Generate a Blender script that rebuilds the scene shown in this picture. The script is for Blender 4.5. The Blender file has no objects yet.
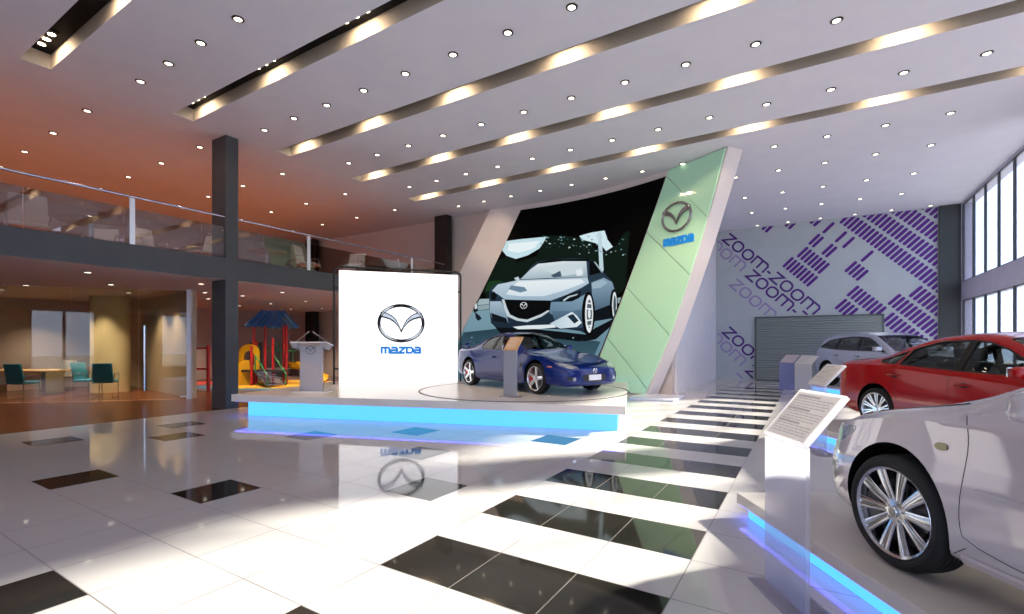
import bpy, bmesh, math, random
import numpy as np
from mathutils import Vector, Matrix
from mathutils.bvhtree import BVHTree
random.seed(7)
scn = bpy.context.scene
COL = scn.collection
PI = math.pi
HC = 6.35            # ceiling height
BY = 14.62           # wall behind the stage
WY = 22.4            # far wall with the mural
WX = 4.43            # window wall
EX = -11.5           # mezzanine edge

def lin(c):
    if isinstance(c, str):
        c = [int(c[i:i + 2], 16) / 255 for i in (0, 2, 4)]
    return tuple(((v / 12.92) if v <= .04045 else ((v + .055) / 1.055) ** 2.4) for v in c)

MATS = {}
def mat(name, col='808080', rough=.5, metal=0., emit=None, es=0., coat=0., spec=.5, alpha=1., trans=0., ior=1.45):
    if name in MATS: return MATS[name]
    m = bpy.data.materials.new(name); m.use_nodes = True
    b = m.node_tree.nodes['Principled BSDF']
    b.inputs['Base Color'].default_value = (*lin(col), 1)
    b.inputs['Roughness'].default_value = rough
    b.inputs['Metallic'].default_value = metal
    b.inputs['Specular IOR Level'].default_value = spec
    b.inputs['IOR'].default_value = ior
    b.inputs['Coat Weight'].default_value = coat
    b.inputs['Coat Roughness'].default_value = .03
    b.inputs['Transmission Weight'].default_value = trans
    if emit:
        b.inputs['Emission Color'].default_value = (*lin(emit), 1)
        b.inputs['Emission Strength'].default_value = es
    MATS[name] = m
    return m

def noise_mat(name, c1, c2, scale=8., rough=.5, detail=3., stretch=(1, 1, 1), bump=0., **k):
    """principled with a soft procedural variation between two near colours"""
    if name in MATS: return MATS[name]
    m = mat(name, c1, rough, **k); nt = m.node_tree; N = nt.nodes; b = N['Principled BSDF']
    tc = N.new('ShaderNodeTexCoord'); mp = N.new('ShaderNodeMapping'); mp.inputs['Scale'].default_value = stretch
    nz = N.new('ShaderNodeTexNoise'); nz.inputs['Scale'].default_value = scale; nz.inputs['Detail'].default_value = detail
    r = N.new('ShaderNodeValToRGB')
    r.color_ramp.elements[0].position = .35; r.color_ramp.elements[1].position = .65
    r.color_ramp.elements[0].color = (*lin(c1), 1); r.color_ramp.elements[1].color = (*lin(c2), 1)
    L = nt.links.new
    L(tc.outputs['Object'], mp.inputs['Vector']); L(mp.outputs['Vector'], nz.inputs['Vector'])
    L(nz.outputs['Fac'], r.inputs['Fac']); L(r.outputs['Color'], b.inputs['Base Color'])
    if bump:
        bp = N.new('ShaderNodeBump'); bp.inputs['Strength'].default_value = bump; bp.inputs['Distance'].default_value = .01
        L(nz.outputs['Fac'], bp.inputs['Height']); L(bp.outputs['Normal'], b.inputs['Normal'])
    return m

def glass_mat(name, tint='ffffff', ior=1.5, rough=0.0, gl='ffffff', boost=1.):
    """thin pane: see-through plus a Fresnel mirror"""
    if name in MATS: return MATS[name]
    m = bpy.data.materials.new(name); m.use_nodes = True; nt = m.node_tree; N = nt.nodes
    N.remove(N['Principled BSDF'])
    t = N.new('ShaderNodeBsdfTransparent'); t.inputs['Color'].default_value = (*lin(tint), 1)
    g = N.new('ShaderNodeBsdfGlossy'); g.inputs['Roughness'].default_value = rough; g.inputs['Color'].default_value = (*lin(gl), 1)
    f = N.new('ShaderNodeFresnel'); f.inputs['IOR'].default_value = ior
    mx = N.new('ShaderNodeMixShader')
    mu = N.new('ShaderNodeMath'); mu.operation = 'MULTIPLY'; mu.inputs[1].default_value = boost; mu.use_clamp = True
    # same reflectance from both sides of the pane
    ge = N.new('ShaderNodeNewGeometry'); iv = N.new('ShaderNodeMath'); iv.operation = 'DIVIDE'; iv.inputs[0].default_value = 1.
    ml = N.new('ShaderNodeMix'); ml.data_type = 'FLOAT'
    L = nt.links.new
    iv.inputs[1].default_value = 1.
    L(f.outputs[0], mu.inputs[0]); L(mu.outputs[0], mx.inputs[0]); L(t.outputs[0], mx.inputs[1]); L(g.outputs[0], mx.inputs[2])
    fi = N.new('ShaderNodeValue'); fi.outputs[0].default_value = ior
    L(ge.outputs['Backfacing'], ml.inputs[0]); ml.inputs[2].default_value = ior; ml.inputs[3].default_value = 1. / ior
    N.remove(iv); N.remove(fi)
    L(ml.outputs[0], f.inputs['IOR'])
    L(mx.outputs[0], N['Material Output'].inputs['Surface'])
    MATS[name] = m
    return m

def obj(name, bm, mats, parent=None, smooth=None, loc=None, rz=None):
    me = bpy.data.meshes.new(name)
    if isinstance(bm, bpy.types.Mesh): me = bm
    else:
        bm.to_mesh(me); bm.free()
    if not isinstance(mats, (list, tuple)): mats = [mats]
    if len(me.materials) == 0:
        for m in mats: me.materials.append(m)
    if smooth is not None:
        me.shade_smooth()
        if smooth < 179: me.set_sharp_from_angle(angle=math.radians(smooth))
    o = bpy.data.objects.new(name, me); COL.objects.link(o)
    if parent: o.parent = parent
    if loc: o.location = loc
    if rz is not None: o.rotation_euler = (0, 0, rz)
    return o

def thing(name, label, cat, loc=(0, 0, 0), rz=0., group=None):
    o = bpy.data.objects.new(name, None); COL.objects.link(o)
    o.empty_display_size = .1
    o.location = loc; o.rotation_euler = (0, 0, rz)
    o['label'] = label; o['category'] = cat
    if group: o['group'] = group
    return o

def tag(o, label, cat, group=None):
    o['label'] = label; o['category'] = cat
    if group: o['group'] = group
    return o

def struct(name, bm, mats, label, cat, smooth=None):
    o = obj(name, bm, mats, smooth=smooth); o['kind'] = 'structure'; o['label'] = label; o['category'] = cat
    return o

def kids(o): return [c for c in COL.objects if c.parent == o]

def dup(root, loc=None, rz=None, label=None, group=None):
    r = root.copy(); COL.objects.link(r)
    if loc is not None: r.location = loc
    if rz is not None: r.rotation_euler = (0, 0, rz)
    if label: r['label'] = label
    if group: r['group'] = group
    for ch in kids(root):
        c = ch.copy(); COL.objects.link(c); c.parent = r
        for g in kids(ch):
            d = g.copy(); COL.objects.link(d); d.parent = c
    return r

# ---- mesh primitives: all add into a bmesh ----
def NB(): return bmesh.new()

def add_box(bm, lo, hi, M=None, mi=0, bev=0.):
    vs = [bm.verts.new((x, y, z)) for z in (lo[2], hi[2]) for y in (lo[1], hi[1]) for x in (lo[0], hi[0])]
    fs = [bm.faces.new([vs[i] for i in q]) for q in ((0, 2, 3, 1), (4, 5, 7, 6), (0, 1, 5, 4), (2, 6, 7, 3), (0, 4, 6, 2), (1, 3, 7, 5))]
    for f in fs: f.material_index = mi
    if bev:
        es = list({e for f in fs for e in f.edges})
        r = bmesh.ops.bevel(bm, geom=es, offset=bev, segments=2, affect='EDGES', profile=.5)
        vs = list({v for f in r['faces'] for v in f.verts} | {v for v in vs if v.is_valid})
    if M is not None:
        for v in vs:
            if v.is_valid: v.co = M @ v.co
    return vs

def box(lo, hi, M=None, bev=0.):
    bm = NB(); add_box(bm, lo, hi, M, 0, bev); return bm

def add_tube(bm, pts, r, n=10, closed=False, mi=0, caps=True):
    pts = [Vector(p) for p in pts]; N = len(pts); rings = []
    rr = r if isinstance(r, (list, tuple)) else [r] * N
    prev = None
    for i, p in enumerate(pts):
        a = pts[(i - 1) % N] if (closed or i) else p; b = pts[(i + 1) % N] if (closed or i < N - 1) else p
        d = (b - a).normalized()
        if prev is None:
            up = Vector((0, 0, 1)) if abs(d.z) < .9 else Vector((1, 0, 0))
            s = d.cross(up).normalized()
        else:
            s = (prev - d * prev.dot(d)).normalized()
        prev = s; t = d.cross(s)
        rings.append([bm.verts.new(p + (s * math.cos(k * 2 * PI / n) + t * math.sin(k * 2 * PI / n)) * rr[i]) for k in range(n)])
    for i in range(N if closed else N - 1):
        A, B = rings[i], rings[(i + 1) % N]
        for k in range(n):
            f = bm.faces.new((A[k], A[(k + 1) % n], B[(k + 1) % n], B[k])); f.material_index = mi
    if not closed and caps:
        bm.faces.new(rings[0][::-1]).material_index = mi; bm.faces.new(rings[-1]).material_index = mi
    return rings

def add_lathe(bm, prof, n=32, axis='z', center=(0, 0, 0), mi=0, close=False):
    """prof: (radius, height) pairs"""
    c = Vector(center); rings = []
    for r, h in prof:
        ring = []
        for k in range(n):
            a = 2 * PI * k / n; x, y = r * math.cos(a), r * math.sin(a)
            p = (x, y, h) if axis == 'z' else ((x, h, y) if axis == 'y' else (h, x, y))
            ring.append(bm.verts.new(c + Vector(p)))
        rings.append(ring)
    for A, B in zip(rings, rings[1:] + ([rings[0]] if close else [])):
        for k in range(n):
            f = bm.faces.new((A[k], A[(k + 1) % n], B[(k + 1) % n], B[k])); f.material_index = mi
    if not close:
        for ring in (rings[0], rings[-1]):
            try: bm.faces.new(ring).material_index = mi
            except ValueError: pass
    return rings

def fix(bm):
    bmesh.ops.recalc_face_normals(bm, faces=bm.faces[:]); return bm

def add_prism(bm, pts2, z0, z1, M=None, mi=0):
    """polygon in xy, extruded z0..z1"""
    a = [bm.verts.new((x, y, z0)) for x, y in pts2]; b = [bm.verts.new((x, y, z1)) for x, y in pts2]
    n = len(pts2); fs = [bm.faces.new(a[::-1]), bm.faces.new(b)]
    for i in range(n): fs.append(bm.faces.new((a[i], a[(i + 1) % n], b[(i + 1) % n], b[i])))
    for f in fs: f.material_index = mi
    if M is not None:
        for v in a + b: v.co = M @ v.co
    return fs

def chaikin(pts, it=2, closed=True):
    pts = [Vector(p) for p in pts]
    for _ in range(it):
        q = []
        n = len(pts)
        for i in range(n if closed else n - 1):
            a, b = pts[i], pts[(i + 1) % n]
            q += [a * .75 + b * .25, a * .25 + b * .75]
        if not closed: q = [pts[0]] + q + [pts[-1]]
        pts = q
    return [tuple(p) for p in pts]

def add_ribbon(bm, pts, w, z0=0., z1=.01, closed=False, M=None, mi=0):
    """flat stroke of width w along a 2D polyline, extruded z0..z1 (mitred joints)"""
    P = [Vector((p[0], p[1])) for p in pts]; n = len(P); L = []; R = []
    for i in range(n):
        a = P[(i - 1) % n] if (closed or i > 0) else None; b = P[(i + 1) % n] if (closed or i < n - 1) else None
        d1 = (P[i] - a).normalized() if a is not None else None; d2 = (b - P[i]).normalized() if b is not None else None
        if d1 is None: d1 = d2
        if d2 is None: d2 = d1
        nrm = Vector((-(d1 + d2).y, (d1 + d2).x))
        if nrm.length < 1e-6: nrm = Vector((-d1.y, d1.x))
        nrm.normalize(); c = max(.35, nrm.dot(Vector((-d1.y, d1.x))))
        L.append(P[i] + nrm * (w / 2 / c)); R.append(P[i] - nrm * (w / 2 / c))
    V = [[bm.verts.new((q.x, q.y, z)) for q in S] for S, z in ((L, z0), (R, z0), (R, z1), (L, z1))]
    fs = []
    for i in range(n if closed else n - 1):
        j = (i + 1) % n
        for a, b in ((0, 1), (1, 2), (2, 3), (3, 0)):
            fs.append(bm.faces.new((V[a][i], V[a][j], V[b][j], V[b][i])))
    if not closed:
        fs.append(bm.faces.new([V[k][0] for k in range(4)])); fs.append(bm.faces.new([V[k][-1] for k in (3, 2, 1, 0)]))
    for f in fs: f.material_index = mi
    if M is not None:
        for S in V:
            for v in S: v.co = M @ v.co
    return fs

def fill_poly(pts, maxlen):
    """2D polygon -> (verts2d, tris, boundary edge list), refined so that no edge is longer than maxlen"""
    bm = NB(); bm.faces.new([bm.verts.new((p[0], p[1], 0)) for p in pts])
    bmesh.ops.triangulate(bm, faces=bm.faces[:])
    for _ in range(7):
        lg = [e for e in bm.edges if e.calc_length() > maxlen]
        if not lg: break
        bmesh.ops.subdivide_edges(bm, edges=lg, cuts=1)
        bmesh.ops.triangulate(bm, faces=[f for f in bm.faces if len(f.verts) > 3])
        bmesh.ops.beautify_fill(bm, faces=bm.faces[:], edges=[e for e in bm.edges if not e.is_boundary])
    bmesh.ops.recalc_face_normals(bm, faces=bm.faces[:])
    if bm.faces and sum(f.normal.z * f.calc_area() for f in bm.faces) < 0: bmesh.ops.reverse_faces(bm, faces=bm.faces[:])
    bm.verts.index_update()
    V = [(v.co.x, v.co.y) for v in bm.verts]; T = [[v.index for v in f.verts] for f in bm.faces]
    B = [[v.index for v in e.verts] for e in bm.edges if e.is_boundary]
    bm.free(); return V, T, B

def frame_matrix(o, x, y):
    """local xy plane spanned by unit vectors x, y at origin o"""
    x = Vector(x).normalized(); y = Vector(y).normalized(); z = x.cross(y)
    return Matrix(((x.x, y.x, z.x, o[0]), (x.y, y.y, z.y, o[1]), (x.z, y.z, z.z, o[2]), (0, 0, 0, 1)))

def arc(cx, cy, rx, ry, a0, a1, n):
    return [(cx + rx * math.cos(math.radians(a0 + (a1 - a0) * i / n)), cy + ry * math.sin(math.radians(a0 + (a1 - a0) * i / n))) for i in range(n + 1)]

# ---- the oval winged emblem and its word, as shapes ----
def add_emblem(bm, M, s, depth=.03, mi=0, mi2=None):
    """s = half width of the oval; local xy plane, z outwards"""
    hy = .83 * s
    pts = [(s * math.cos(a), hy * math.sin(a) * (1 if math.sin(a) < 0 else .98), depth * .5) for a in [2 * PI * k / 56 for k in range(56)]]
    n0 = len(bm.verts)
    add_tube(bm, pts, s * .075, 8, True, mi)
    for v in list(bm.verts)[n0:]: v.co = M @ v.co
    for sg in (-1, 1):
        up = [(-.95, .50), (-.66, .47), (-.42, .35), (-.22, .15), (-.09, -.10), (0, -.32)]
        lo = [(0, -.47), (-.12, -.22), (-.29, .00), (-.52, .15), (-.78, .23), (-.98, .26)]
        w = [(x * (1 if sg < 0 else -1), y) for x, y in up + lo]
        w = [(x * s, y * s) for x, y in w]
        if sg > 0: w = w[::-1]
        add_prism(bm, w, 0, depth, M, mi)
        if mi2 is not None:                       # chrome highlight painted on the upper flank of each wing
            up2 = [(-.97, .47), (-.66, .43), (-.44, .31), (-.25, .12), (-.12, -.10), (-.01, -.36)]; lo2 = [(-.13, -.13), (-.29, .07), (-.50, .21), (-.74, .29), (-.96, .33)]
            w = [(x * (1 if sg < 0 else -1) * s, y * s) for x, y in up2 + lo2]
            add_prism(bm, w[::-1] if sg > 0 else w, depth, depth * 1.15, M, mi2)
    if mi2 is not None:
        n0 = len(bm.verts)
        for a0, a1 in ((.25, 1.2), (1.9, 2.75), (3.3, 4.5), (4.9, 6.1)):  # light arcs painted along the ring as chrome glints
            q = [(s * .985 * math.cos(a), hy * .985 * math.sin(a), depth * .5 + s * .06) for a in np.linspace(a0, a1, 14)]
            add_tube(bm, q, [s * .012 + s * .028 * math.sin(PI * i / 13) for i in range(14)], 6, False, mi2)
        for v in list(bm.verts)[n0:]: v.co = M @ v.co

def word_paths():
    """strokes for m a z d a, cap height 1, stroke .24"""
    m = [[(0, 0), (0, .88), (1.05, .88), (1.2, .75), (1.2, 0)], [(.6, 0), (.6, .88)]]
    a = [[(0, .88), (.75, .88), (.9, .75), (.9, .12), (0, .12), (0, .5), (.9, .5)]]
    z = [[(0, .88), (.95, .88), (.0, .12), (.95, .12)]]
    d = [[(0, .12), (0, .88), (.72, .88), (.95, .68), (.95, .32), (.72, .12), (-.12, .12)]]
    out = []; x = 0
    for L, w in ((m, 1.2), (a, .9), (z, .95), (d, .95), (a, .9)):
        out += [[(px + x, py) for px, py in P] for P in L]; x += w + .30
    return out, x - .30

def add_word(bm, M, width, height, depth=.02, mi=0):
    P, W = word_paths()
    for p in P:
        q = [(x / W * width - width / 2, y * height) for x, y in p]
        add_ribbon(bm, q, .31 * height, 0, depth, False, M, mi)

def acrylic_mat(name, col='f0eef2', body=.35, rough=.08, trl=.6):
    """clear plastic with a little milkiness that lets light glow through"""
    m = mat(name, col, rough); nt = m.node_tree; N = nt.nodes
    t = N.new('ShaderNodeBsdfTransparent'); t.inputs['Color'].default_value = (*lin(col), 1); mx = N.new('ShaderNodeMixShader'); mx.inputs[0].default_value = body
    tl = N.new('ShaderNodeBsdfTranslucent'); tl.inputs['Color'].default_value = (*lin(col), 1); m2 = N.new('ShaderNodeMixShader'); m2.inputs[0].default_value = trl
    L = nt.links.new
    L(N['Principled BSDF'].outputs[0], m2.inputs[1]); L(tl.outputs[0], m2.inputs[2])
    L(t.outputs[0], mx.inputs[1]); L(m2.outputs[0], mx.inputs[2]); L(mx.outputs[0], N['Material Output'].inputs['Surface'])
    return m
# ------------------------------------------------------------------ cars
def pchip(xs, ys, x):
    xs = np.asarray(xs, float); ys = np.asarray(ys, float); h = np.diff(xs); d = np.diff(ys) / h
    m = np.zeros(len(xs)); m[0] = d[0]; m[-1] = d[-1]
    for i in range(1, len(xs) - 1):
        if d[i - 1] * d[i] > 0:
            w1 = 2 * h[i] + h[i - 1]; w2 = h[i] + 2 * h[i - 1]
            m[i] = (w1 + w2) / (w1 / d[i - 1] + w2 / d[i])
    i = np.clip(np.searchsorted(xs, x) - 1, 0, len(xs) - 2); t = (x - xs[i]) / h[i]
    return ((1 + 2 * t) * (1 - t) ** 2 * ys[i] + t * (1 - t) ** 2 * h[i] * m[i] + t * t * (3 - 2 * t) * ys[i + 1] + t * t * (t - 1) * h[i] * m[i + 1])

def catmull(P, n):
    """open centripetal-like Catmull-Rom through 2D points, n[i] samples on segment i"""
    P = [np.array(p, float) for p in P]; out = []
    for i in range(len(P) - 1):
        a = P[i - 1] if i else 2 * P[0] - P[1]; b, c = P[i], P[i + 1]; d = P[i + 2] if i < len(P) - 2 else 2 * P[-1] - P[-2]
        lb = max(np.linalg.norm(c - b), 1e-6)
        t1 = (c - a) / (np.linalg.norm(b - a) + lb + 1e-9) * lb; t2 = (d - b) / (np.linalg.norm(d - c) + lb + 1e-9) * lb
        for k in range(n[i]):
            t = k / n[i]
            out.append((2 * t ** 3 - 3 * t * t + 1) * b + (t ** 3 - 2 * t * t + t) * t1 + (3 * t * t - 2 * t ** 3) * c + (t ** 3 - t * t) * t2)
    out.append(P[-1]); return np.array(out)

class Car:
    def __init__(self, table, r=.325, xf=1.35, xr=-1.35, track=.76):
        T = np.array(table, float); self.T = T; self.xs = T[:, 0]
        self.r, self.xf, self.xr, self.track = r, xf, xr, track
    def prm(self, x): return [pchip(self.xs, self.T[:, k], x) for k in range(1, self.T.shape[1])]
    def section(self, x, inset=0., zfloor=None):
        zlo, wm, zm, wb, zb, wt, zr, zc = self.prm(x)
        if inset:
            wm -= inset; wb -= inset; wt -= inset; zr -= inset * .8; zc -= inset * .8; zlo = max(zlo + .15, zfloor)
            zb -= inset * .3
        lo = [(0, zlo), (max(wm - .10, .02), zlo), (wm - .02, zlo + .07), (wm, zm), (wb + (wm - wb) * .25, zb - .07), (wb, zb)]
        hi = [(wb, zb), (wb * .45 + wt * .55 + .012, zb * .45 + zr * .55 + .008), (wt, zr), (wt * .55, zr + (zc - zr) * .72), (0, zc)]
        if not inset:
            A = catmull(lo, [2, 3, 7, 7, 3]); B = catmull(hi, [6, 6, 6, 5])
        else:
            A = catmull(lo, [1, 1, 3, 2, 1]); B = catmull(hi, [3, 3, 3, 2])
        # soften the belt crease
        S = np.vstack([A, B[1:]])
        return S
    def loft(self, x0=None, x1=None, n=96, inset=0., zfloor=.3, mi=0):
        x0 = self.xs[0] if x0 is None else x0; x1 = self.xs[-1] if x1 is None else x1
        t = np.linspace(0, 1, n)
        if not inset: t = .5 - .5 * np.cos(PI * t); t = .45 * t + .55 * np.linspace(0, 1, n)
        bm = NB(); rings = []
        for x in x0 + (x1 - x0) * t:
            S = self.section(x, inset, zfloor)
            h = [(x, y, z) for y, z in S]; o = [(x, -y, z) for y, z in S[-2:0:-1]]
            rings.append([bm.verts.new(p) for p in h + o])
        k = len(rings[0])
        for a, b in zip(rings, rings[1:]):
            for i in range(k): bm.faces.new((a[i], a[(i + 1) % k], b[(i + 1) % k], b[i]))
        for R in (rings[0][::-1], rings[-1]):
            # rounded cap: inset rings toward the middle
            cx = sum((v.co for v in R), Vector()) / k; sgn = -1 if R[0].co.x < 0 else 1
            prev = R
            if not inset:
                for s, dx in ((.96, .012), (.85, .022), (.55, .030)):
                    nr = [bm.verts.new(Vector((v.co.x + sgn * dx * 0 + sgn * dx, cx.y + (v.co.y - cx.y) * s, cx.z + (v.co.z - cx.z) * s))) for v in R]
                    for i in range(k): bm.faces.new((prev[i], prev[(i + 1) % k], nr[(i + 1) % k], nr[i]))
                    prev = nr
            bm.faces.new(prev)
        fix(bm)
        for f in bm.faces: f.material_index = mi
        return bm

DIRS = {'L': ((0, 2.5, 0), (0, -1, 0)), 'R': ((0, -2.5, 0), (0, 1, 0)), 'T': ((0, 0, 3), (0, 0, -1)), 'F': ((4, 0, 0), (-1, 0, 0)), 'B': ((-4, 0, 0), (1, 0, 0))}
class Skin:
    """projects flat outlines onto the body"""
    def __init__(self, bm): self.b = BVHTree.FromBMesh(bm)
    def pt(self, p, mode):
        if isinstance(mode, tuple):      # (origin, u, v): cast along -(u x v)
            O, u, v = [Vector(q) for q in mode]; n = u.cross(v).normalized(); o = O + u * p[0] + v * p[1] + n * 1.2; d = -n
        else:
            o0, d = DIRS[mode]; d = Vector(d); o = Vector(o0)
            if mode in 'LR': o.x, o.z = p[0], p[1]
            elif mode == 'T': o.x, o.y = p[0], p[1]
            else: o.y, o.z = p[0], p[1]
        h = self.b.ray_cast(o, d)
        if h[0] is None:
            h = self.b.find_nearest(o + d * (o.dot(-d) if not isinstance(mode, tuple) else 1.2))
        n = h[1]
        if n.dot(d) > 0: n = -n
        return h[0], n
    def patch(self, bm, outline, mode, off=.003, rim=.02, maxlen=.07, mi=0):
        V, T, B = fill_poly(outline, maxlen); P = []
        for p in V:
            c, n = self.pt(p, mode); P.append((c, n))
        vs = [bm.verts.new(c + n * off) for c, n in P]
        for t in T:
            try: bm.faces.new([vs[i] for i in t]).material_index = mi
            except ValueError: pass
        if rim:
            ins = {}
            for e in B:
                for i in e:
                    if i not in ins: ins[i] = bm.verts.new(P[i][0] + P[i][1] * (off - rim))
                try: bm.faces.new((vs[e[0]], vs[e[1]], ins[e[1]], ins[e[0]])).material_index = mi
                except ValueError: pass
        return vs
    def line(self, bm, pts, mode, w=.007, off=.0012, closed=False, step=.04, mi=0, h=0.):
        Q = []
        n = len(pts)
        for i in range(n if closed else n - 1):
            a = Vector(pts[i]); b = Vector(pts[(i + 1) % n]); k = max(1, int((b - a).length / step))
            Q += [a.lerp(b, j / k) for j in range(k)]
        if not closed: Q.append(Vector(pts[-1]))
        C = [self.pt(q, mode) for q in Q]; m = len(C); A = []
        for i, (c, nr) in enumerate(C):
            t = (C[(i + 1) % m][0] if (closed or i < m - 1) else c) - (C[i - 1][0] if (closed or i) else c)
            s = t.cross(nr)
            if s.length < 1e-9: s = Vector((0, 0, 1))
            s.normalize(); up = nr * (off + h)
            A.append([bm.verts.new(c + s * w / 2 + nr * off), bm.verts.new(c + s * w * .3 + up), bm.verts.new(c - s * w * .3 + up), bm.verts.new(c - s * w / 2 + nr * off)])
        for i in range(m if closed else m - 1):
            for j in range(3):
                try: bm.faces.new((A[i][j], A[i][j + 1], A[(i + 1) % m][j + 1], A[(i + 1) % m][j])).material_index = mi
                except ValueError: pass

def boolean(ob, cutters, op='DIFFERENCE'):
    for c in cutters:
        md = ob.modifiers.new('b', 'BOOLEAN'); md.object = c; md.operation = op; md.solver = 'EXACT'; md.material_mode = 'TRANSFER'
    dg = bpy.context.evaluated_depsgraph_get(); dg.update()
    me = bpy.data.meshes.new_from_object(ob.evaluated_get(dg), preserve_all_data_layers=True, depsgraph=dg)
    ob.modifiers.clear()
    for c in cutters: bpy.data.objects.remove(c)
    return me

def wheel_parts(r, w, style, n_sp, mt, mrim, mdark, mcal):
    """meshes of a wheel, axis y, outer face +y: tyre, rim, brake disc, caliper"""
    rl = r * .79; h = w / 2
    bm = NB()
    prof = [(rl - .012, -h + .012), (rl, -h + .004), (rl + (r - rl) * .45, -h - .004), (r - .02, -h + .008), (r - .004, -h + .03)]
    for g in (-.045, -.015, .015, .045): prof += [(r, g - .012), (r, g - .004), (r - .007, g - .003), (r - .007, g + .003), (r, g + .004), (r, g + .012)]
    prof += [(r - .004, h - .03), (r - .02, h - .008), (r - (r - rl) * .5, h + .005), (rl + .016, h + .003), (rl + .012, h - .003), (rl, h - .004), (rl - .012, h - .012)]
    add_lathe(bm, prof, 56, 'y', close=True); tyre = fix(bm)
    bm = NB()
    add_lathe(bm, [(rl - .03, -h + .03), (rl - .03, h - .05), (rl - .018, h - .012), (rl - .004, h - .003), (rl + .002, h - .012), (rl - .004, h - .03), (rl - .012, -h + .02)], 56, 'y', close=True)
    add_lathe(bm, [(.0, h - .012), (.026, h - .012), (.03, h - .016), (.032, h - .03), (.075, h - .036), (.082, h - .05), (.08, h - .09), (0, h - .09)], 32, 'y')
    for k in range(5):
        a = 2 * PI * (k + .5) / 5
        add_lathe(bm, [(0, 0), (.008, 0), (.008, -.02), (0, -.02)], 10, 'y', (.055 * math.cos(a), h - .028, .055 * math.sin(a)))
    def spoke(a, w0, w1, groove, off=0., y1=None, y0=None):
        y0 = h - .036 if y0 is None else y0; y1 = h - .012 if y1 is None else y1
        secs = []
        for r_, ww, yy in ((.05, w0, y0), (.5 * (rl + .05), .5 * (w0 + w1), .5 * (y0 + y1) + .004), (rl - .012, w1, y1)):
            pr = [(-ww / 2, -.03), (-ww / 2, -.004), (-ww * .36, 0), (-ww * .12, 0), (-ww * .06, -groove), (ww * .06, -groove), (ww * .12, 0), (ww * .36, 0), (ww / 2, -.004), (ww / 2, -.03)]
            o = off * (rl - r_) / rl if off else 0
            ring = []
            for s, dy in pr:
                X, Z = r_, s + (off if off else 0) * (1 - (r_ - .05) / rl * .0)
                ring.append(bm.verts.new((X * math.cos(a) - Z * math.sin(a), yy + dy, X * math.sin(a) + Z * math.cos(a))))
            secs.append(ring)
        for A, B in zip(secs, secs[1:]):
            for i in range(len(A)): bm.faces.new((A[i], A[(i + 1) % len(A)], B[(i + 1) % len(A)], B[i]))
        bm.faces.new(secs[0]); bm.faces.new(secs[-1][::-1])
    for k in range(n_sp):
        a = 2 * PI * (k + .25) / n_sp
        if style == 'ten': spoke(a, .042, .074, .008)
        elif style == 'five': spoke(a, .075, .062, .012)
        elif style == 'twin':
            spoke(a - .10, .020, .024, .002); spoke(a + .10, .020, .024, .002)
        else: spoke(a, .04, .06, .006)
    rim = fix(bm)
    bm = NB(); add_lathe(bm, [(0, .03), (rl * .72, .03), (rl * .72, .045), (.07, .045), (.07, .06), (0, .06)], 40, 'y'); disc = fix(bm)
    bm = NB(); add_lathe(bm, [(0, -h + .03), (rl - .02, -h + .03), (rl - .02, -h + .05), (0, -h + .05)], 32, 'y'); back = fix(bm)
    bm = NB()
    for a0 in (-.55,):
        q = [(rl * .86 * math.cos(a), rl * .86 * math.sin(a)) for a in np.linspace(-.5, .5, 7)] + [(rl * .5 * math.cos(a), rl * .5 * math.sin(a)) for a in np.linspace(.5, -.5, 7)]
        add_prism(bm, q, -.06, -.015, Matrix(((1, 0, 0, 0), (0, 0, -1, 0), (0, 1, 0, 0), (0, 0, 0, 1))))
    cal = fix(bm)
    return [('wheel', tyre, mt, 40), ('rim', rim, mrim, 30), ('brake_disc', disc, MATS['steel_dark'], 30), ('brake_caliper', cal, mcal, 30), ('wheel_well', back, mdark, 30)]

def rbox(lo, hi, bev, seg=3, taper=None):
    bm = NB(); r = bmesh.ops.create_cube(bm, size=1)
    for v in bm.verts:
        v.co = Vector([lo[i] + (v.co[i] + .5) * (hi[i] - lo[i]) for i in range(3)])
        if taper and v.co.z > (lo[2] + hi[2]) / 2: v.co.x = (v.co.x - (lo[0] + hi[0]) / 2) * taper[0] + (lo[0] + hi[0]) / 2; v.co.y = (v.co.y - (lo[1] + hi[1]) / 2) * taper[1] + (lo[1] + hi[1]) / 2
    bmesh.ops.bevel(bm, geom=bm.edges[:], offset=bev, segments=seg, affect='EDGES', profile=.5)
    return bm

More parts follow.
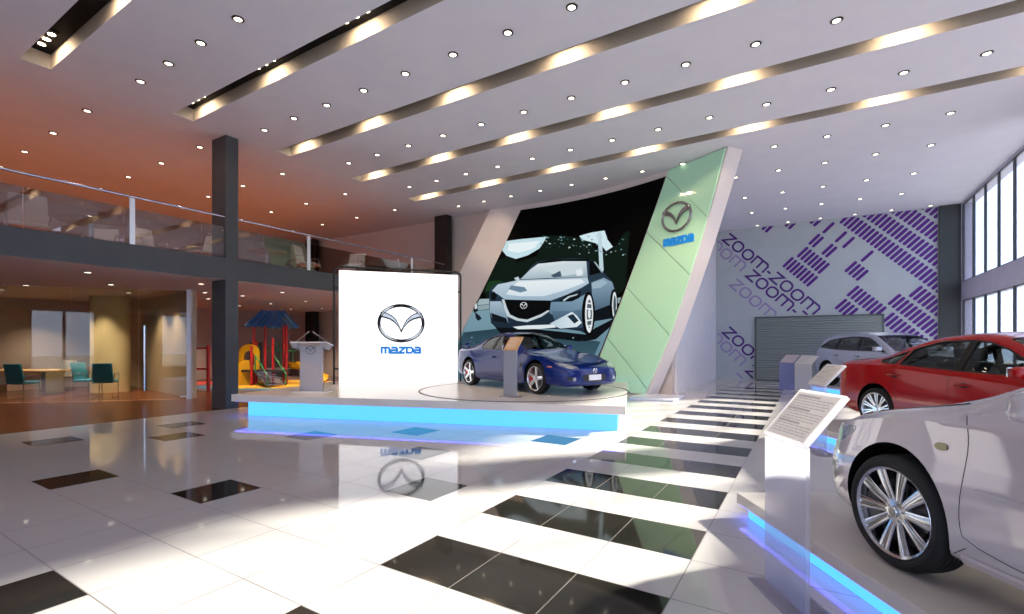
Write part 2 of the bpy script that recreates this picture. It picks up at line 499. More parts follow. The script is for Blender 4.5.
def make_car(S, label, loc, rz):
    """S: dict describing one car; front along local +x, base at z=0"""
    car = Car(S['table'], S['r'], S['xf'], S['xr'], S['track'])
    root = thing('car', label, 'car', loc, rz)
    paint = S['paint']; dark = MATS['car_black']; gl = MATS['car_glass']
    base = car.loft(); skin = Skin(base)
    # --- body shell: wheel arches, hollow cabin and window openings cut out of the lofted hull
    me = bpy.data.meshes.new('hull'); base.to_mesh(me); hull = bpy.data.objects.new('hull', me); COL.objects.link(hull); me.materials.append(paint)
    cut = []
    bm = NB()
    for x in (S['xf'], S['xr']):
        for sg in (1, -1):
            R = S['r'] + S.get('gap', .045)
            ring = [(x + (R - .018) * math.cos(a), S['r'] + .012 + R * (1.04 if math.sin(a) > 0 else 1.) * math.sin(a)) for a in np.linspace(0, 2 * PI, 48, endpoint=False)]
            y0, y1 = sorted((sg * .50, sg * 1.3))
            A = [bm.verts.new((p[0], y0, p[1])) for p in ring]; B = [bm.verts.new((p[0], y1, p[1])) for p in ring]
            for i in range(48): bm.faces.new((A[i], A[(i + 1) % 48], B[(i + 1) % 48], B[i]))
            bm.faces.new(A[::-1]); bm.faces.new(B)
    cut.append(obj('cut', fix(bm), dark))
    cut.append(obj('cut', car.loft(S['cab'][0], S['cab'][1], 40, .045, S['cab'][2]), MATS['car_trim']))
    bm = NB()
    for W in S['side_windows']:
        for sg in (1, -1):
            y0, y1 = sorted((sg * .40, sg * 1.2))
            A = [bm.verts.new((p[0], y0, p[1])) for p in W]; B = [bm.verts.new((p[0], y1, p[1])) for p in W]; n = len(W)
            for i in range(n): bm.faces.new((A[i], A[(i + 1) % n], B[(i + 1) % n], B[i]))
            bm.faces.new(A[::-1]); bm.faces.new(B)
    cut.append(obj('cut', fix(bm), dark))
    screens = []
    for nm in ('windscreen', 'rear_window'):
        if nm not in S: continue
        (xa, za), (xb, zb), wa, wb = S[nm]      # lower and upper middle points, half widths
        v = Vector((xb - xa, 0, zb - za)); Lv = v.length; v.normalize()
        u = Vector((0, 1, 0)) if xb < xa else Vector((0, -1, 0))
        n = u.cross(v)
        O = Vector((xa, 0, za))
        poly = [(-wa, .03), (-wa * .6, -.01), (0, -.025), (wa * .6, -.01), (wa, .03), (wb, Lv - .01), (wb * .5, Lv + .01), (0, Lv + .015), (-wb * .5, Lv + .01), (-wb, Lv - .01)]
        poly = [(p.x, p.y) for p in [Vector(q) for q in poly]]
        screens.append((nm, poly, (O, u, v)))
        bm = NB()
        f = lambda p, t: O + u * p[0] + v * p[1] + n * t
        A = [bm.verts.new(f(p, -.16)) for p in poly]; B = [bm.verts.new(f(p, .4)) for p in poly]; k = len(poly)
        for i in range(k): bm.faces.new((A[i], A[(i + 1) % k], B[(i + 1) % k], B[i]))
        bm.faces.new(A[::-1]); bm.faces.new(B)
        cut.append(obj('cut', fix(bm), dark))
    if S.get('nocut'):
        for c in cut: bpy.data.objects.remove(c)
        me2 = me
    else:
        me2 = boolean(hull, cut)
    bpy.data.objects.remove(hull)
    me2.name = 'body'
    body = obj('body', me2, paint, root, 32)
    P = lambda name, bm, m, sm=40, par=root: obj(name, bm, m, par, sm)
    # --- glazing
    for W in S['side_windows']:
        for sd in 'LR':
            bm = NB(); skin.patch(bm, W, sd, -.008, 0, .12); P('side_window', bm, gl)
    for nm, poly, md in screens:
        bm = NB(); skin.patch(bm, poly, md, -.008, 0, .12); P(nm, bm, gl)
    for sd in 'LR':
        bm = NB()
        for W in S.get('frames', S['side_windows']): skin.line(bm, W, sd, .022, .0015, True, h=.002)
        for W in S.get('pillars', ()): skin.patch(bm, W, sd, .0025, .01, .1)
        P('window_trim', bm, dark)
        bm = NB()
        for L in S['seams']: skin.line(bm, chaikin(L, 2, False), sd, .0045, .0006)
        if S.get('sills'):
            for L, w in S['sills']: skin.line(bm, L, sd, w, .002, h=.012, mi=1)
        P('door_seam', bm, [MATS['car_seam'], paint])
        for hx, hz in S['handles']:
            c, n = skin.pt((hx, hz), sd); s = 1 if sd == 'L' else -1
            h = NB(); add_tube(h, [(-.10, 0, 0), (-.085, s * .028, .002), (0, s * .034, .004), (.085, s * .028, .002), (.10, 0, 0)], [.010, .013, .015, .013, .010], 8)
            for v in h.verts: v.co = v.co + c
            hd = P('door_handle', h, S.get('handle_mat', paint), 60)
            h = NB(); skin.patch(h, [(hx + .075 * math.cos(a), hz - .004 + .03 * math.sin(a)) for a in np.linspace(0, 2 * PI, 16, endpoint=False)], sd, .001, 0)
            P('handle_cup', h, MATS['car_seam'], 60, hd)
    for nm, outline, mode, m, off in S['patches']:
        bm = NB(); skin.patch(bm, outline if 'plate' in nm else chaikin(outline, 2), mode, off, .02, .06)
        P(nm, bm, m)
    for nm, outline, mode, m, w, closed in S.get('lines', ()):
        bm = NB(); skin.line(bm, outline, mode, w, .0015, closed, h=.003); P(nm, bm, m)
    if 'spoiler' in S:
        x_, z_, hw = S['spoiler']; h = NB(); rings = []
        for t in np.linspace(-1, 1, 25):
            y = hw * t; c = Vector((x_ + .10 * t * t, y, z_ - .09 * max(0, abs(t) - .72) / .28))
            rings.append([h.verts.new(c + Vector(q)) for q in ((-.09, 0, .012), (-.03, 0, .022), (.07, 0, .008), (.08, 0, -.004), (-.02, 0, -.010), (-.09, 0, -.004))])
        for A_, B_ in zip(rings, rings[1:]):
            for i in range(6): h.faces.new((A_[i], A_[(i + 1) % 6], B_[(i + 1) % 6], B_[i]))
        h.faces.new(rings[0]); h.faces.new(rings[-1][::-1])
        for sg in (-1, 1): add_box(h, (x_ + .03, sg * hw * .8 - .02, z_ - .10), (x_ + .09, sg * hw * .8 + .02, z_))
        P('spoiler', fix(h), paint, 50)
    # --- door mirrors
    mx, mz, my = S['mirror']
    for s in (1, -1):
        h = rbox((-.055, -.10, -.065), (.075, .10, .065), .045, 3, (.8, .85))
        for v in h.verts:
            v.co.x += .25 * abs(v.co.y - (-s * .11)) * .35
            v.co.y *= s; v.co = v.co + Vector((mx, s * (my + .12), mz))
        bmesh.ops.recalc_face_normals(h, faces=h.faces[:])
        m = P('wing_mirror', h, paint, 60)
        h = rbox((mx - .085 + .02, -.095, mz - .055), (mx - .06 + .02, .085, mz + .055), .01, 2)
        for v in h.verts: v.co.y = v.co.y * s + s * (my + .12)
        P('mirror_glass', fix(h), MATS['chrome'], 40, m)
        h = NB(); add_tube(h, [(mx + .05, s * (my - .05), mz - .08), (mx + .03, s * (my + .03), mz - .05), (mx + .02, s * (my + .06), mz - .02)], [.03, .025, .022], 8)
        P('mirror_stalk', h, dark, 60, m)
    # --- wheels
    wp = wheel_parts(S['r'], .215, *S['wheel'], MATS['tyre'], S['rim'], MATS['car_black'], S['caliper'])
    first = None
    for x in (S['xf'], S['xr']):
        for s in (1, -1):
            if first is None:
                ws = [P(nm, bm, m, sm) for nm, bm, m, sm in wp]
                for q in ws[1:]: q.parent = ws[0]
                first = ws
            else:
                ws = []
                for q in first:
                    c = q.copy(); COL.objects.link(c); c.parent = root if q is first[0] else ws[0]; ws.append(c)
            ws[0].location = (x, s * S['track'], S['r'])
            ws[0].rotation_euler = (0, S.get('spin', .2) * (1 if s > 0 else -1), 0 if s > 0 else PI)
    # --- cabin
    cs = MATS['car_seat']; fl = S['cab'][2]
    for sx in S['seats']:
        for sy in (.36, -.36):
            h = rbox((sx - .27, sy - .25, fl + .06), (sx + .27, sy + .25, fl + .24), .06); st = P('seat', h, cs, 60)
            h = rbox((-.08, -.24, 0), (.08, .24, .56), .06, 3, (.8, .8))
            for v in h.verts: v.co = Vector((sx - .24 - v.co.z * .35 + v.co.x, sy + v.co.y, fl + .20 + v.co.z))
            P('seat_back', h, cs, 60, st)
            h = rbox((-.05, -.13, 0), (.05, .13, .17), .04)
            for v in h.verts: v.co = Vector((sx - .24 - .235 + v.co.x, sy + v.co.y, fl + .79 + v.co.z + S.get('hr', 0)))
            P('headrest', h, cs, 60, st)
    dx, dz = S['dash']
    h = rbox((dx - .18, -.62, dz - .25), (dx + .2, .62, dz), .06); P('dashboard', h, MATS['car_trim'], 60)
    h = NB(); c0 = Vector((dx - .33, .36, dz - .02))
    add_tube(h, [c0 + Vector((-.09 * math.sin(a) * .5, .18 * math.cos(a), .17 * math.sin(a))) for a in np.linspace(0, 2 * PI, 28, endpoint=False)], .014, 8, True)
    add_tube(h, [c0 + Vector((0, -.16, 0)), c0 + Vector((.03, 0, 0)), c0 + Vector((0, .16, 0))], .014, 6); add_tube(h, [c0, c0 + Vector((.2, 0, -.08))], .025, 8)
    P('steering_wheel', h, MATS['car_trim'], 60)
    if 'badge' in S:
        for (y, z, s, md) in S['badge']:
            c, n = skin.pt((y, z), md)
            up = Vector((0, 0, 1)); x_ = up.cross(n).normalized(); y_ = n.cross(x_)
            h = NB(); add_emblem(h, frame_matrix(c + n * .004, x_, y_), s, .012); P('badge', fix(h), MATS['chrome'], 40)
    base.free()
    return root, skin

def car_materials():
    mat('tyre', '17171a', .75); mat('car_black', '0b0b0c', .45); mat('car_trim', '1b1b1e', .6); mat('car_seam', '08080a', .7)
    mat('car_seat', '26282b', .7); mat('chrome', 'e6e6ea', .08, 1.); mat('steel_dark', '55565a', .35, 1.)
    mat('rim_silver', 'c9ccd2', .18, 1.); mat('rim_bright', 'eceff3', .2, .85); mat('caliper_red', 'c01818', .35); mat('caliper_grey', '5a5c60', .4, .6)
    mat('paint_blue', '07246c', .14, .05, coat=.3, spec=.4); mat('paint_red', '9c0408', .18, .05, coat=.3, spec=.35); mat('paint_pearl', 'bdb6bb', .07, .1, coat=1.); mat('paint_silver', 'aeb4c4', .25, .45, coat=1.)
    mat('lamp_lens', 'c8ccd0', .08, .6, coat=1.); mat('lamp_amber', '5d5a2a', .1, .2, coat=1.); mat('lamp_orange', 'd88a6a', .15, coat=1.); mat('lamp_red', '8e0d10', .1, coat=1.)
    mat('plate_white', 'e8e8f0', .4); glass_mat('car_glass', 'b4bab8', 1.5)
    glass_mat('car_glass_clear', 'c8ccc8', 1.5)

CT_RX = [(-2.22, .42, .60, .60, .58, .82, .48, .92, .945), (-2.16, .33, .70, .60, .67, .84, .55, .95, .975), (-2.0, .26, .80, .59, .77, .86, .60, .965, .995), (-1.75, .23, .85, .58, .82, .87, .62, .975, 1.01), (-1.35, .20, .885, .58, .845, .88, .61, 1.02, 1.055),
         (-1.0, .18, .88, .56, .83, .88, .57, 1.14, 1.175), (-.7, .18, .87, .55, .82, .87, .545, 1.225, 1.265), (-.25, .18, .86, .55, .81, .86, .53, 1.285, 1.335), (.1, .18, .86, .55, .805, .85, .54, 1.245, 1.30),
         (.45, .18, .86, .55, .805, .84, .60, 1.09, 1.14), (.8, .18, .87, .56, .81, .83, .66, .915, .955), (1.0, .18, .88, .57, .825, .82, .68, .865, .89), (1.35, .20, .885, .57, .84, .80, .66, .815, .81), (1.7, .20, .865, .54, .81, .72, .60, .735, .735),
         (1.95, .19, .825, .49, .775, .645, .56, .665, .675), (2.08, .19, .775, .46, .72, .595, .52, .62, .635), (2.16, .20, .71, .44, .66, .56, .47, .585, .60), (2.20, .22, .65, .43, .61, .54, .43, .565, .575)]
CT_SEDAN = [(-2.30, .42, .62, .64, .60, .86, .48, .97, .99), (-2.24, .34, .70, .64, .68, .89, .55, 1.01, 1.035), (-2.1, .27, .80, .62, .77, .92, .60, 1.04, 1.075), (-1.8, .22, .86, .60, .825, .94, .63, 1.06, 1.10), (-1.4, .20, .885, .58, .845, .95, .61, 1.12, 1.17),
            (-1.0, .19, .885, .58, .845, .945, .585, 1.27, 1.32), (-.6, .19, .885, .57, .84, .94, .565, 1.375, 1.425), (-.1, .19, .885, .57, .84, .93, .565, 1.415, 1.47), (.25, .19, .885, .57, .84, .92, .58, 1.37, 1.425),
            (.6, .19, .885, .57, .84, .91, .63, 1.22, 1.27), (1.0, .19, .885, .57, .84, .90, .70, 1.03, 1.075), (1.2, .19, .885, .57, .84, .89, .70, .975, 1.015), (1.42, .20, .885, .57, .835, .87, .69, .93, .965), (1.72, .20, .865, .55, .81, .81, .64, .865, .885),
            (1.90, .20, .815, .52, .76, .755, .59, .80, .815), (2.02, .20, .74, .49, .69, .70, .52, .74, .75), (2.10, .22, .65, .47, .60, .655, .45, .685, .695), (2.14, .26, .58, .46, .53, .625, .40, .65, .66)]
CT_SUV = [(-2.28, .50, .64, .74, .62, 1.02, .52, 1.10, 1.13), (-2.22, .42, .72, .74, .70, 1.05, .58, 1.16, 1.20), (-2.08, .34, .83, .72, .79, 1.07, .60, 1.30, 1.34), (-1.8, .29, .90, .70, .85, 1.08, .58, 1.50, 1.54), (-1.4, .27, .93, .68, .87, 1.07, .585, 1.58, 1.62),
          (-.9, .26, .93, .67, .87, 1.06, .60, 1.61, 1.65), (-.2, .26, .93, .67, .87, 1.05, .61, 1.62, 1.66), (.25, .26, .93, .67, .87, 1.04, .63, 1.54, 1.58), (.7, .26, .93, .67, .87, 1.03, .68, 1.33, 1.37), (1.15, .26, .93, .67, .87, 1.02, .73, 1.10, 1.14), (1.4, .27, .93, .67, .865, 1.0, .72, 1.05, 1.09),
          (1.8, .27, .90, .65, .83, .93, .66, .97, .99), (2.1, .27, .82, .60, .75, .84, .56, .88, .89), (2.25, .28, .72, .55, .65, .78, .48, .82, .83), (2.34, .32, .62, .53, .56, .72, .42, .75, .76), (2.38, .37, .55, .52, .50, .68, .38, .71, .72)]

def oval(cx, cy, rx, ry, n=14): return [(cx + rx * math.cos(a), cy + ry * math.sin(a)) for a in np.linspace(0, 2 * PI, n, endpoint=False)]
def mirror_y(o): return [(-y, z) for y, z in o[::-1]]

def spec_blue():
    M = MATS; hl = [(1.60, .655), (1.80, .655), (2.02, .585), (2.06, .545), (1.92, .545), (1.74, .585)]
    lamp_f = [(.42, .56), (.66, .66), (.735, .655), (.72, .57), (.60, .53)]
    S = dict(table=CT_RX, r=.325, xf=1.35, xr=-1.35, track=.765, paint=M['paint_blue'], cab=(-1.25, .78, .28),
        side_windows=[[(.60, .905), (.16, 1.17), (-.06, 1.225), (-.30, 1.24), (-.35, .915)], [(-.41, .915), (-.37, 1.24), (-.60, 1.215), (-.80, 1.13), (-.90, 1.03), (-.84, .94)]],
        pillars=[[(-.34, .91), (-.30, 1.245), (-.37, 1.245), (-.42, .91)]],
        windscreen=((.84, .94), (.14, 1.285), .66, .53), rear_window=((-1.35, 1.06), (-.78, 1.25), .58, .50),
        seams=[[(.62, .90), (.72, .80), (.74, .40), (.68, .27), (-.30, .25), (-.44, .42), (-.44, .90)], [(-.44, .42), (-.55, .27), (-.9, .30), (-1.02, .62), (-1.04, .93)]],
        sills=[([(.95, .24), (-.95, .24)], .05)], handles=[(-.26, .745)],
        patches=[('headlamp', [(.40, .545), (.50, .625), (.70, .66), (.80, .66), (.76, .60), (.62, .545)], 'F', M['lamp_lens'], .004), ('headlamp', mirror_y([(.40, .545), (.50, .625), (.70, .66), (.80, .66), (.76, .60), (.62, .545)]), 'F', M['lamp_lens'], .004),
            ('grille', [(-.36, .44), (.36, .44), (.30, .27), (-.30, .27)], 'F', M['car_black'], .003), ('air_intake', [(.50, .37), (.72, .40), (.70, .33), (.52, .31)], 'F', M['car_black'], .003), ('air_intake', mirror_y([(.50, .37), (.72, .40), (.70, .33), (.52, .31)]), 'F', M['car_black'], .003),
            ('fog_lamp', oval(.56, .345, .045, .038), 'F', M['lamp_lens'], .012), ('fog_lamp', oval(-.56, .345, .045, .038), 'F', M['lamp_lens'], .012),
            ('licence_plate', [(-.17, .42), (.17, .42), (.17, .31), (-.17, .31)], 'F', M['plate_white'], .02),
            ('side_marker', [(1.72, .60), (1.84, .595), (1.86, .57), (1.74, .57)], 'R', M['lamp_orange'], .004), ('side_marker', [(1.72, .60), (1.84, .595), (1.86, .57), (1.74, .57)], 'L', M['lamp_orange'], .004),
            ('tail_lamp', oval(.52, .74, .13, .08), 'B', M['lamp_red'], .004), ('tail_lamp', oval(-.52, .74, .13, .08), 'B', M['lamp_red'], .004),
            ('fender_vent', [(.80, .63), (.94, .66), (.93, .56), (.84, .55)], 'R', M['car_black'], .003), ('fender_vent', [(.80, .63), (.94, .66), (.93, .56), (.84, .55)], 'L', M['car_black'], .003)],
        lines=[('bonnet_seam', [(.88, .70), (1.3, .66), (1.75, .60), (2.05, .40), (2.12, .0), (2.05, -.40), (1.75, -.60), (1.3, -.66), (.88, -.70)], 'T', M['car_seam'], .008, False)],
        spoiler=(-2.02, 1.09, .66), mirror=(.42, .955, .80), wheel=('five', 5), rim=M['rim_bright'], caliper=M['caliper_red'], seats=[.02, -.72], hr=-.10, dash=(.62, .86), badge=[(0, .50, .055, 'F')])
    return S

def spec_sedan(paint, style, rim, clear=False, **k):
    M = MATS
    lf = [(.36, .60), (.50, .70), (.70, .76), (.80, .75), (.78, .68), (.62, .60)]
    S = dict(table=CT_SEDAN, r=.325, xf=1.36, xr=-1.32, track=.775, paint=paint, cab=(-1.35, .98, .30),
        side_windows=[[(.80, .985), (.34, 1.25), (.10, 1.335), (-.12, 1.355), (-.17, .995)], [(-.24, .995), (-.19, 1.355), (-.50, 1.335), (-.86, 1.235), (-.93, 1.01)], [(-.99, 1.01), (-.92, 1.215), (-1.28, 1.06), (-1.26, 1.02)]],
        pillars=[[(-.165, .99), (-.12, 1.36), (-.19, 1.36), (-.245, .99)]],
        windscreen=((1.10, 1.035), (.30, 1.405), .70, .57), rear_window=((-1.55, 1.12), (-.82, 1.37), .60, .55),
        seams=[[(.98, .95), (.93, .88), (.92, .72), (.95, .45), (.92, .30), (-.18, .27), (-.205, .99)], [(-.18, .27), (-.80, .27), (-.93, .45), (-.985, .70), (-1.0, .99)], [(.92, .30), (1.0, .24)]],
        sills=[([(.95, .235), (-.95, .235)], .06), ([(.86, .60), (-.90, .62)], .022)], handles=[(-.05, .83), (-.85, .85)],
        patches=[('headlamp', lf, 'F', M['lamp_lens'], .004), ('headlamp', mirror_y(lf), 'F', M['lamp_lens'], .004),
            ('headlamp_side', [(1.66, .775), (1.78, .775), (1.93, .70), (2.02, .615), (1.86, .62)], 'L', M['lamp_lens'], .004), ('headlamp_side', [(1.66, .775), (1.78, .775), (1.93, .70), (2.02, .615), (1.86, .62)], 'R', M['lamp_lens'], .004),
            ('cowl_panel', [(1.17, -.64), (1.12, -.3), (1.10, 0), (1.12, .3), (1.17, .64), (1.06, .70), (1.0, .3), (.99, 0), (1.0, -.3), (1.06, -.70)], 'T', M['car_black'], .003),
            ('grille', [(-.38, .60), (.38, .60), (.26, .48), (-.26, .48)], 'F', M['car_black'], .003), ('lower_intake', [(-.5, .38), (.5, .38), (.45, .27), (-.45, .27)], 'F', M['car_black'], .003),
            ('fog_lamp', oval(.60, .36, .06, .045), 'F', M['lamp_lens'], .005), ('fog_lamp', oval(-.60, .36, .06, .045), 'F', M['lamp_lens'], .005),
            ('side_marker', oval(1.06, .775, .036, .021), 'L', M['lamp_amber'], .008), ('side_marker', oval(1.06, .775, .036, .021), 'R', M['lamp_amber'], .008),
            ('tail_lamp', [(.42, .86), (.66, .92), (.76, .90), (.74, .76), (.52, .74)], 'B', M['lamp_red'], .006), ('tail_lamp', mirror_y([(.42, .86), (.66, .92), (.76, .90), (.74, .76), (.52, .74)]), 'B', M['lamp_red'], .006),
            ('licence_plate', [(-.2, .72), (.2, .72), (.2, .62), (-.2, .62)], 'B', M['plate_white'], .01)],
        lines=[('bonnet_seam', [(1.02, .74), (1.3, .72), (1.65, .67), (1.88, .55), (1.98, .2), (1.99, 0), (1.98, -.2), (1.88, -.55), (1.65, -.67), (1.3, -.72), (1.02, -.74)], 'T', M['car_seam'], .008, False),
               ('boot_seam', [(-1.55, .62), (-1.9, .64), (-2.14, .56), (-2.18, 0), (-2.14, -.56), (-1.9, -.64), (-1.55, -.62)], 'T', M['car_seam'], .008, False)],
        mirror=(.74, 1.04, .84), wheel=style, rim=rim, caliper=M['caliper_grey'], seats=[.18, -.66], dash=(.80, .97), badge=[(0, .66, .06, 'F')])
    S.update(k); return S

def spec_suv():
    M = MATS; lf = [(.40, .74), (.52, .84), (.70, .90), (.80, .88), (.78, .80), (.62, .74)]
    tl = [(.50, 1.05), (.66, 1.10), (.74, 1.04), (.72, .88), (.56, .86)]
    return dict(table=CT_SUV, r=.365, xf=1.40, xr=-1.35, track=.80, paint=M['paint_silver'], cab=(-1.8, 1.05, .42),
        side_windows=[[(.86, 1.10), (.42, 1.37), (.18, 1.475), (-.10, 1.51), (-.14, 1.115)], [(-.21, 1.115), (-.17, 1.515), (-.60, 1.52), (-1.0, 1.49), (-1.06, 1.14)], [(-1.13, 1.145), (-1.07, 1.485), (-1.5, 1.42), (-1.86, 1.23), (-1.80, 1.19)]],
        pillars=[[(-.135, 1.11), (-.10, 1.515), (-.17, 1.515), (-.215, 1.11)], [(-1.055, 1.13), (-.99, 1.495), (-1.07, 1.49), (-1.135, 1.14)]],
        windscreen=((1.18, 1.15), (.32, 1.56), .72, .60), rear_window=((-2.12, 1.30), (-1.80, 1.53), .56, .52),
        seams=[[(1.0, 1.06), (.98, .8), (.98, .42), (-.15, .36), (-.175, 1.11)], [(-.15, .36), (-.85, .36), (-1.0, .7), (-1.10, 1.13)]],
        sills=[([(1.0, .30), (-.9, .30)], .07)], handles=[(-.03, .95), (-.93, .97)], handle_mat=M['paint_silver'],
        patches=[('headlamp', lf, 'F', M['lamp_lens'], .004), ('headlamp', mirror_y(lf), 'F', M['lamp_lens'], .004), ('grille', [(-.42, .72), (.42, .72), (.3, .55), (-.3, .55)], 'F', M['car_black'], .003),
            ('tail_lamp', tl, 'B', M['lamp_red'], .006), ('tail_lamp', mirror_y(tl), 'B', M['lamp_red'], .006), ('licence_plate', [(-.22, .82), (.22, .82), (.22, .71), (-.22, .71)], 'B', M['plate_white'], .01)],
        lines=[('bonnet_seam', [(1.15, .78), (1.6, .74), (2.1, .58), (2.24, 0), (2.1, -.58), (1.6, -.74), (1.15, -.78)], 'T', M['car_seam'], .008, False)],
        mirror=(.82, 1.17, .87), wheel=('big', 5), rim=M['rim_silver'], caliper=M['caliper_grey'], seats=[.2, -.75], hr=.05, dash=(.88, 1.12), badge=[(0, .78, .06, 'F')])
# ------------------------------------------------------------------ setting
T0X, T0Y, TS = -.7075, 2.338, .6
def grid_lines(nt, coord, scale, offs, width):
    """1 on the joints of a square grid in object xy"""
    N = nt.nodes; L = nt.links.new
    sep = N.new('ShaderNodeSeparateXYZ'); L(coord, sep.inputs[0]); outs = []
    for ax, o in zip('XY', offs):
        a = N.new('ShaderNodeMath'); a.operation = 'SUBTRACT'; a.inputs[1].default_value = o - scale * 200; L(sep.outputs[ax], a.inputs[0])
        d = N.new('ShaderNodeMath'); d.operation = 'DIVIDE'; d.inputs[1].default_value = scale; L(a.outputs[0], d.inputs[0])
        f = N.new('ShaderNodeMath'); f.operation = 'PINGPONG'; f.inputs[1].default_value = .5; L(d.outputs[0], f.inputs[0])
        c = N.new('ShaderNodeMath'); c.operation = 'LESS_THAN'; c.inputs[1].default_value = width / scale / 2; L(f.outputs[0], c.inputs[0])
        outs.append(c.outputs[0])
    m = N.new('ShaderNodeMath'); m.operation = 'MAXIMUM'; L(outs[0], m.inputs[0]); L(outs[1], m.inputs[1])
    return m.outputs[0]

def tile_mat(name, col, rough, grout, ior=1.5):
    m = mat(name, col, rough, ior=ior); nt = m.node_tree; N = nt.nodes; L = nt.links.new; b = N['Principled BSDF']
    tc = N.new('ShaderNodeTexCoord'); g = grid_lines(nt, tc.outputs['Object'], TS, (T0X, T0Y), .008)
    mx = N.new('ShaderNodeMix'); mx.data_type = 'RGBA'; mx.inputs[6].default_value = (*lin(col), 1); mx.inputs[7].default_value = (*lin(grout), 1)
    L(g, mx.inputs[0]); L(mx.outputs[2], b.inputs['Base Color'])
    ro = N.new('ShaderNodeMath'); ro.operation = 'MULTIPLY_ADD'; ro.inputs[1].default_value = .5; ro.inputs[2].default_value = rough
    L(g, ro.inputs[0]); L(ro.outputs[0], b.inputs['Roughness'])
    return m

def wood_mat(name, c1, c2, ang=0., plank=(1.2, .12), rough=.25):
    m = mat(name, c1, rough); nt = m.node_tree; N = nt.nodes; L = nt.links.new; b = N['Principled BSDF']
    tc = N.new('ShaderNodeTexCoord'); mp = N.new('ShaderNodeMapping'); mp.inputs['Rotation'].default_value = (0, 0, ang)
    L(tc.outputs['Object'], mp.inputs[0])
    br = N.new('ShaderNodeTexBrick'); br.inputs['Scale'].default_value = 1.; br.inputs['Brick Width'].default_value = plank[0]; br.inputs['Row Height'].default_value = plank[1]
    br.inputs['Mortar Size'].default_value = .0025; br.inputs['Bias'].default_value = 0
    br.inputs['Color1'].default_value = (*lin(c1), 1); br.inputs['Color2'].default_value = (*lin(c2), 1); br.inputs['Mortar'].default_value = (*lin('2a1710'), 1)
    L(mp.outputs[0], br.inputs['Vector'])
    m2 = N.new('ShaderNodeMapping'); m2.inputs['Scale'].default_value = (1.5, 25, 1); L(mp.outputs[0], m2.inputs[0])
    nz = N.new('ShaderNodeTexNoise'); nz.inputs['Scale'].default_value = 2.; nz.inputs['Detail'].default_value = 5; L(m2.outputs[0], nz.inputs['Vector'])
    mx = N.new('ShaderNodeMix'); mx.data_type = 'RGBA'; mx.blend_type = 'MULTIPLY'; mx.inputs[0].default_value = .6
    cr = N.new('ShaderNodeValToRGB'); cr.color_ramp.elements[0].color = (.55, .55, .55, 1); cr.color_ramp.elements[1].color = (1.25, 1.25, 1.25, 1); cr.color_ramp.elements[0].position = .3; cr.color_ramp.elements[1].position = .7
    L(nz.outputs['Fac'], cr.inputs[0]); L(br.outputs['Color'], mx.inputs[6]); L(cr.outputs[0], mx.inputs[7]); L(mx.outputs[2], b.inputs['Base Color'])
    return m

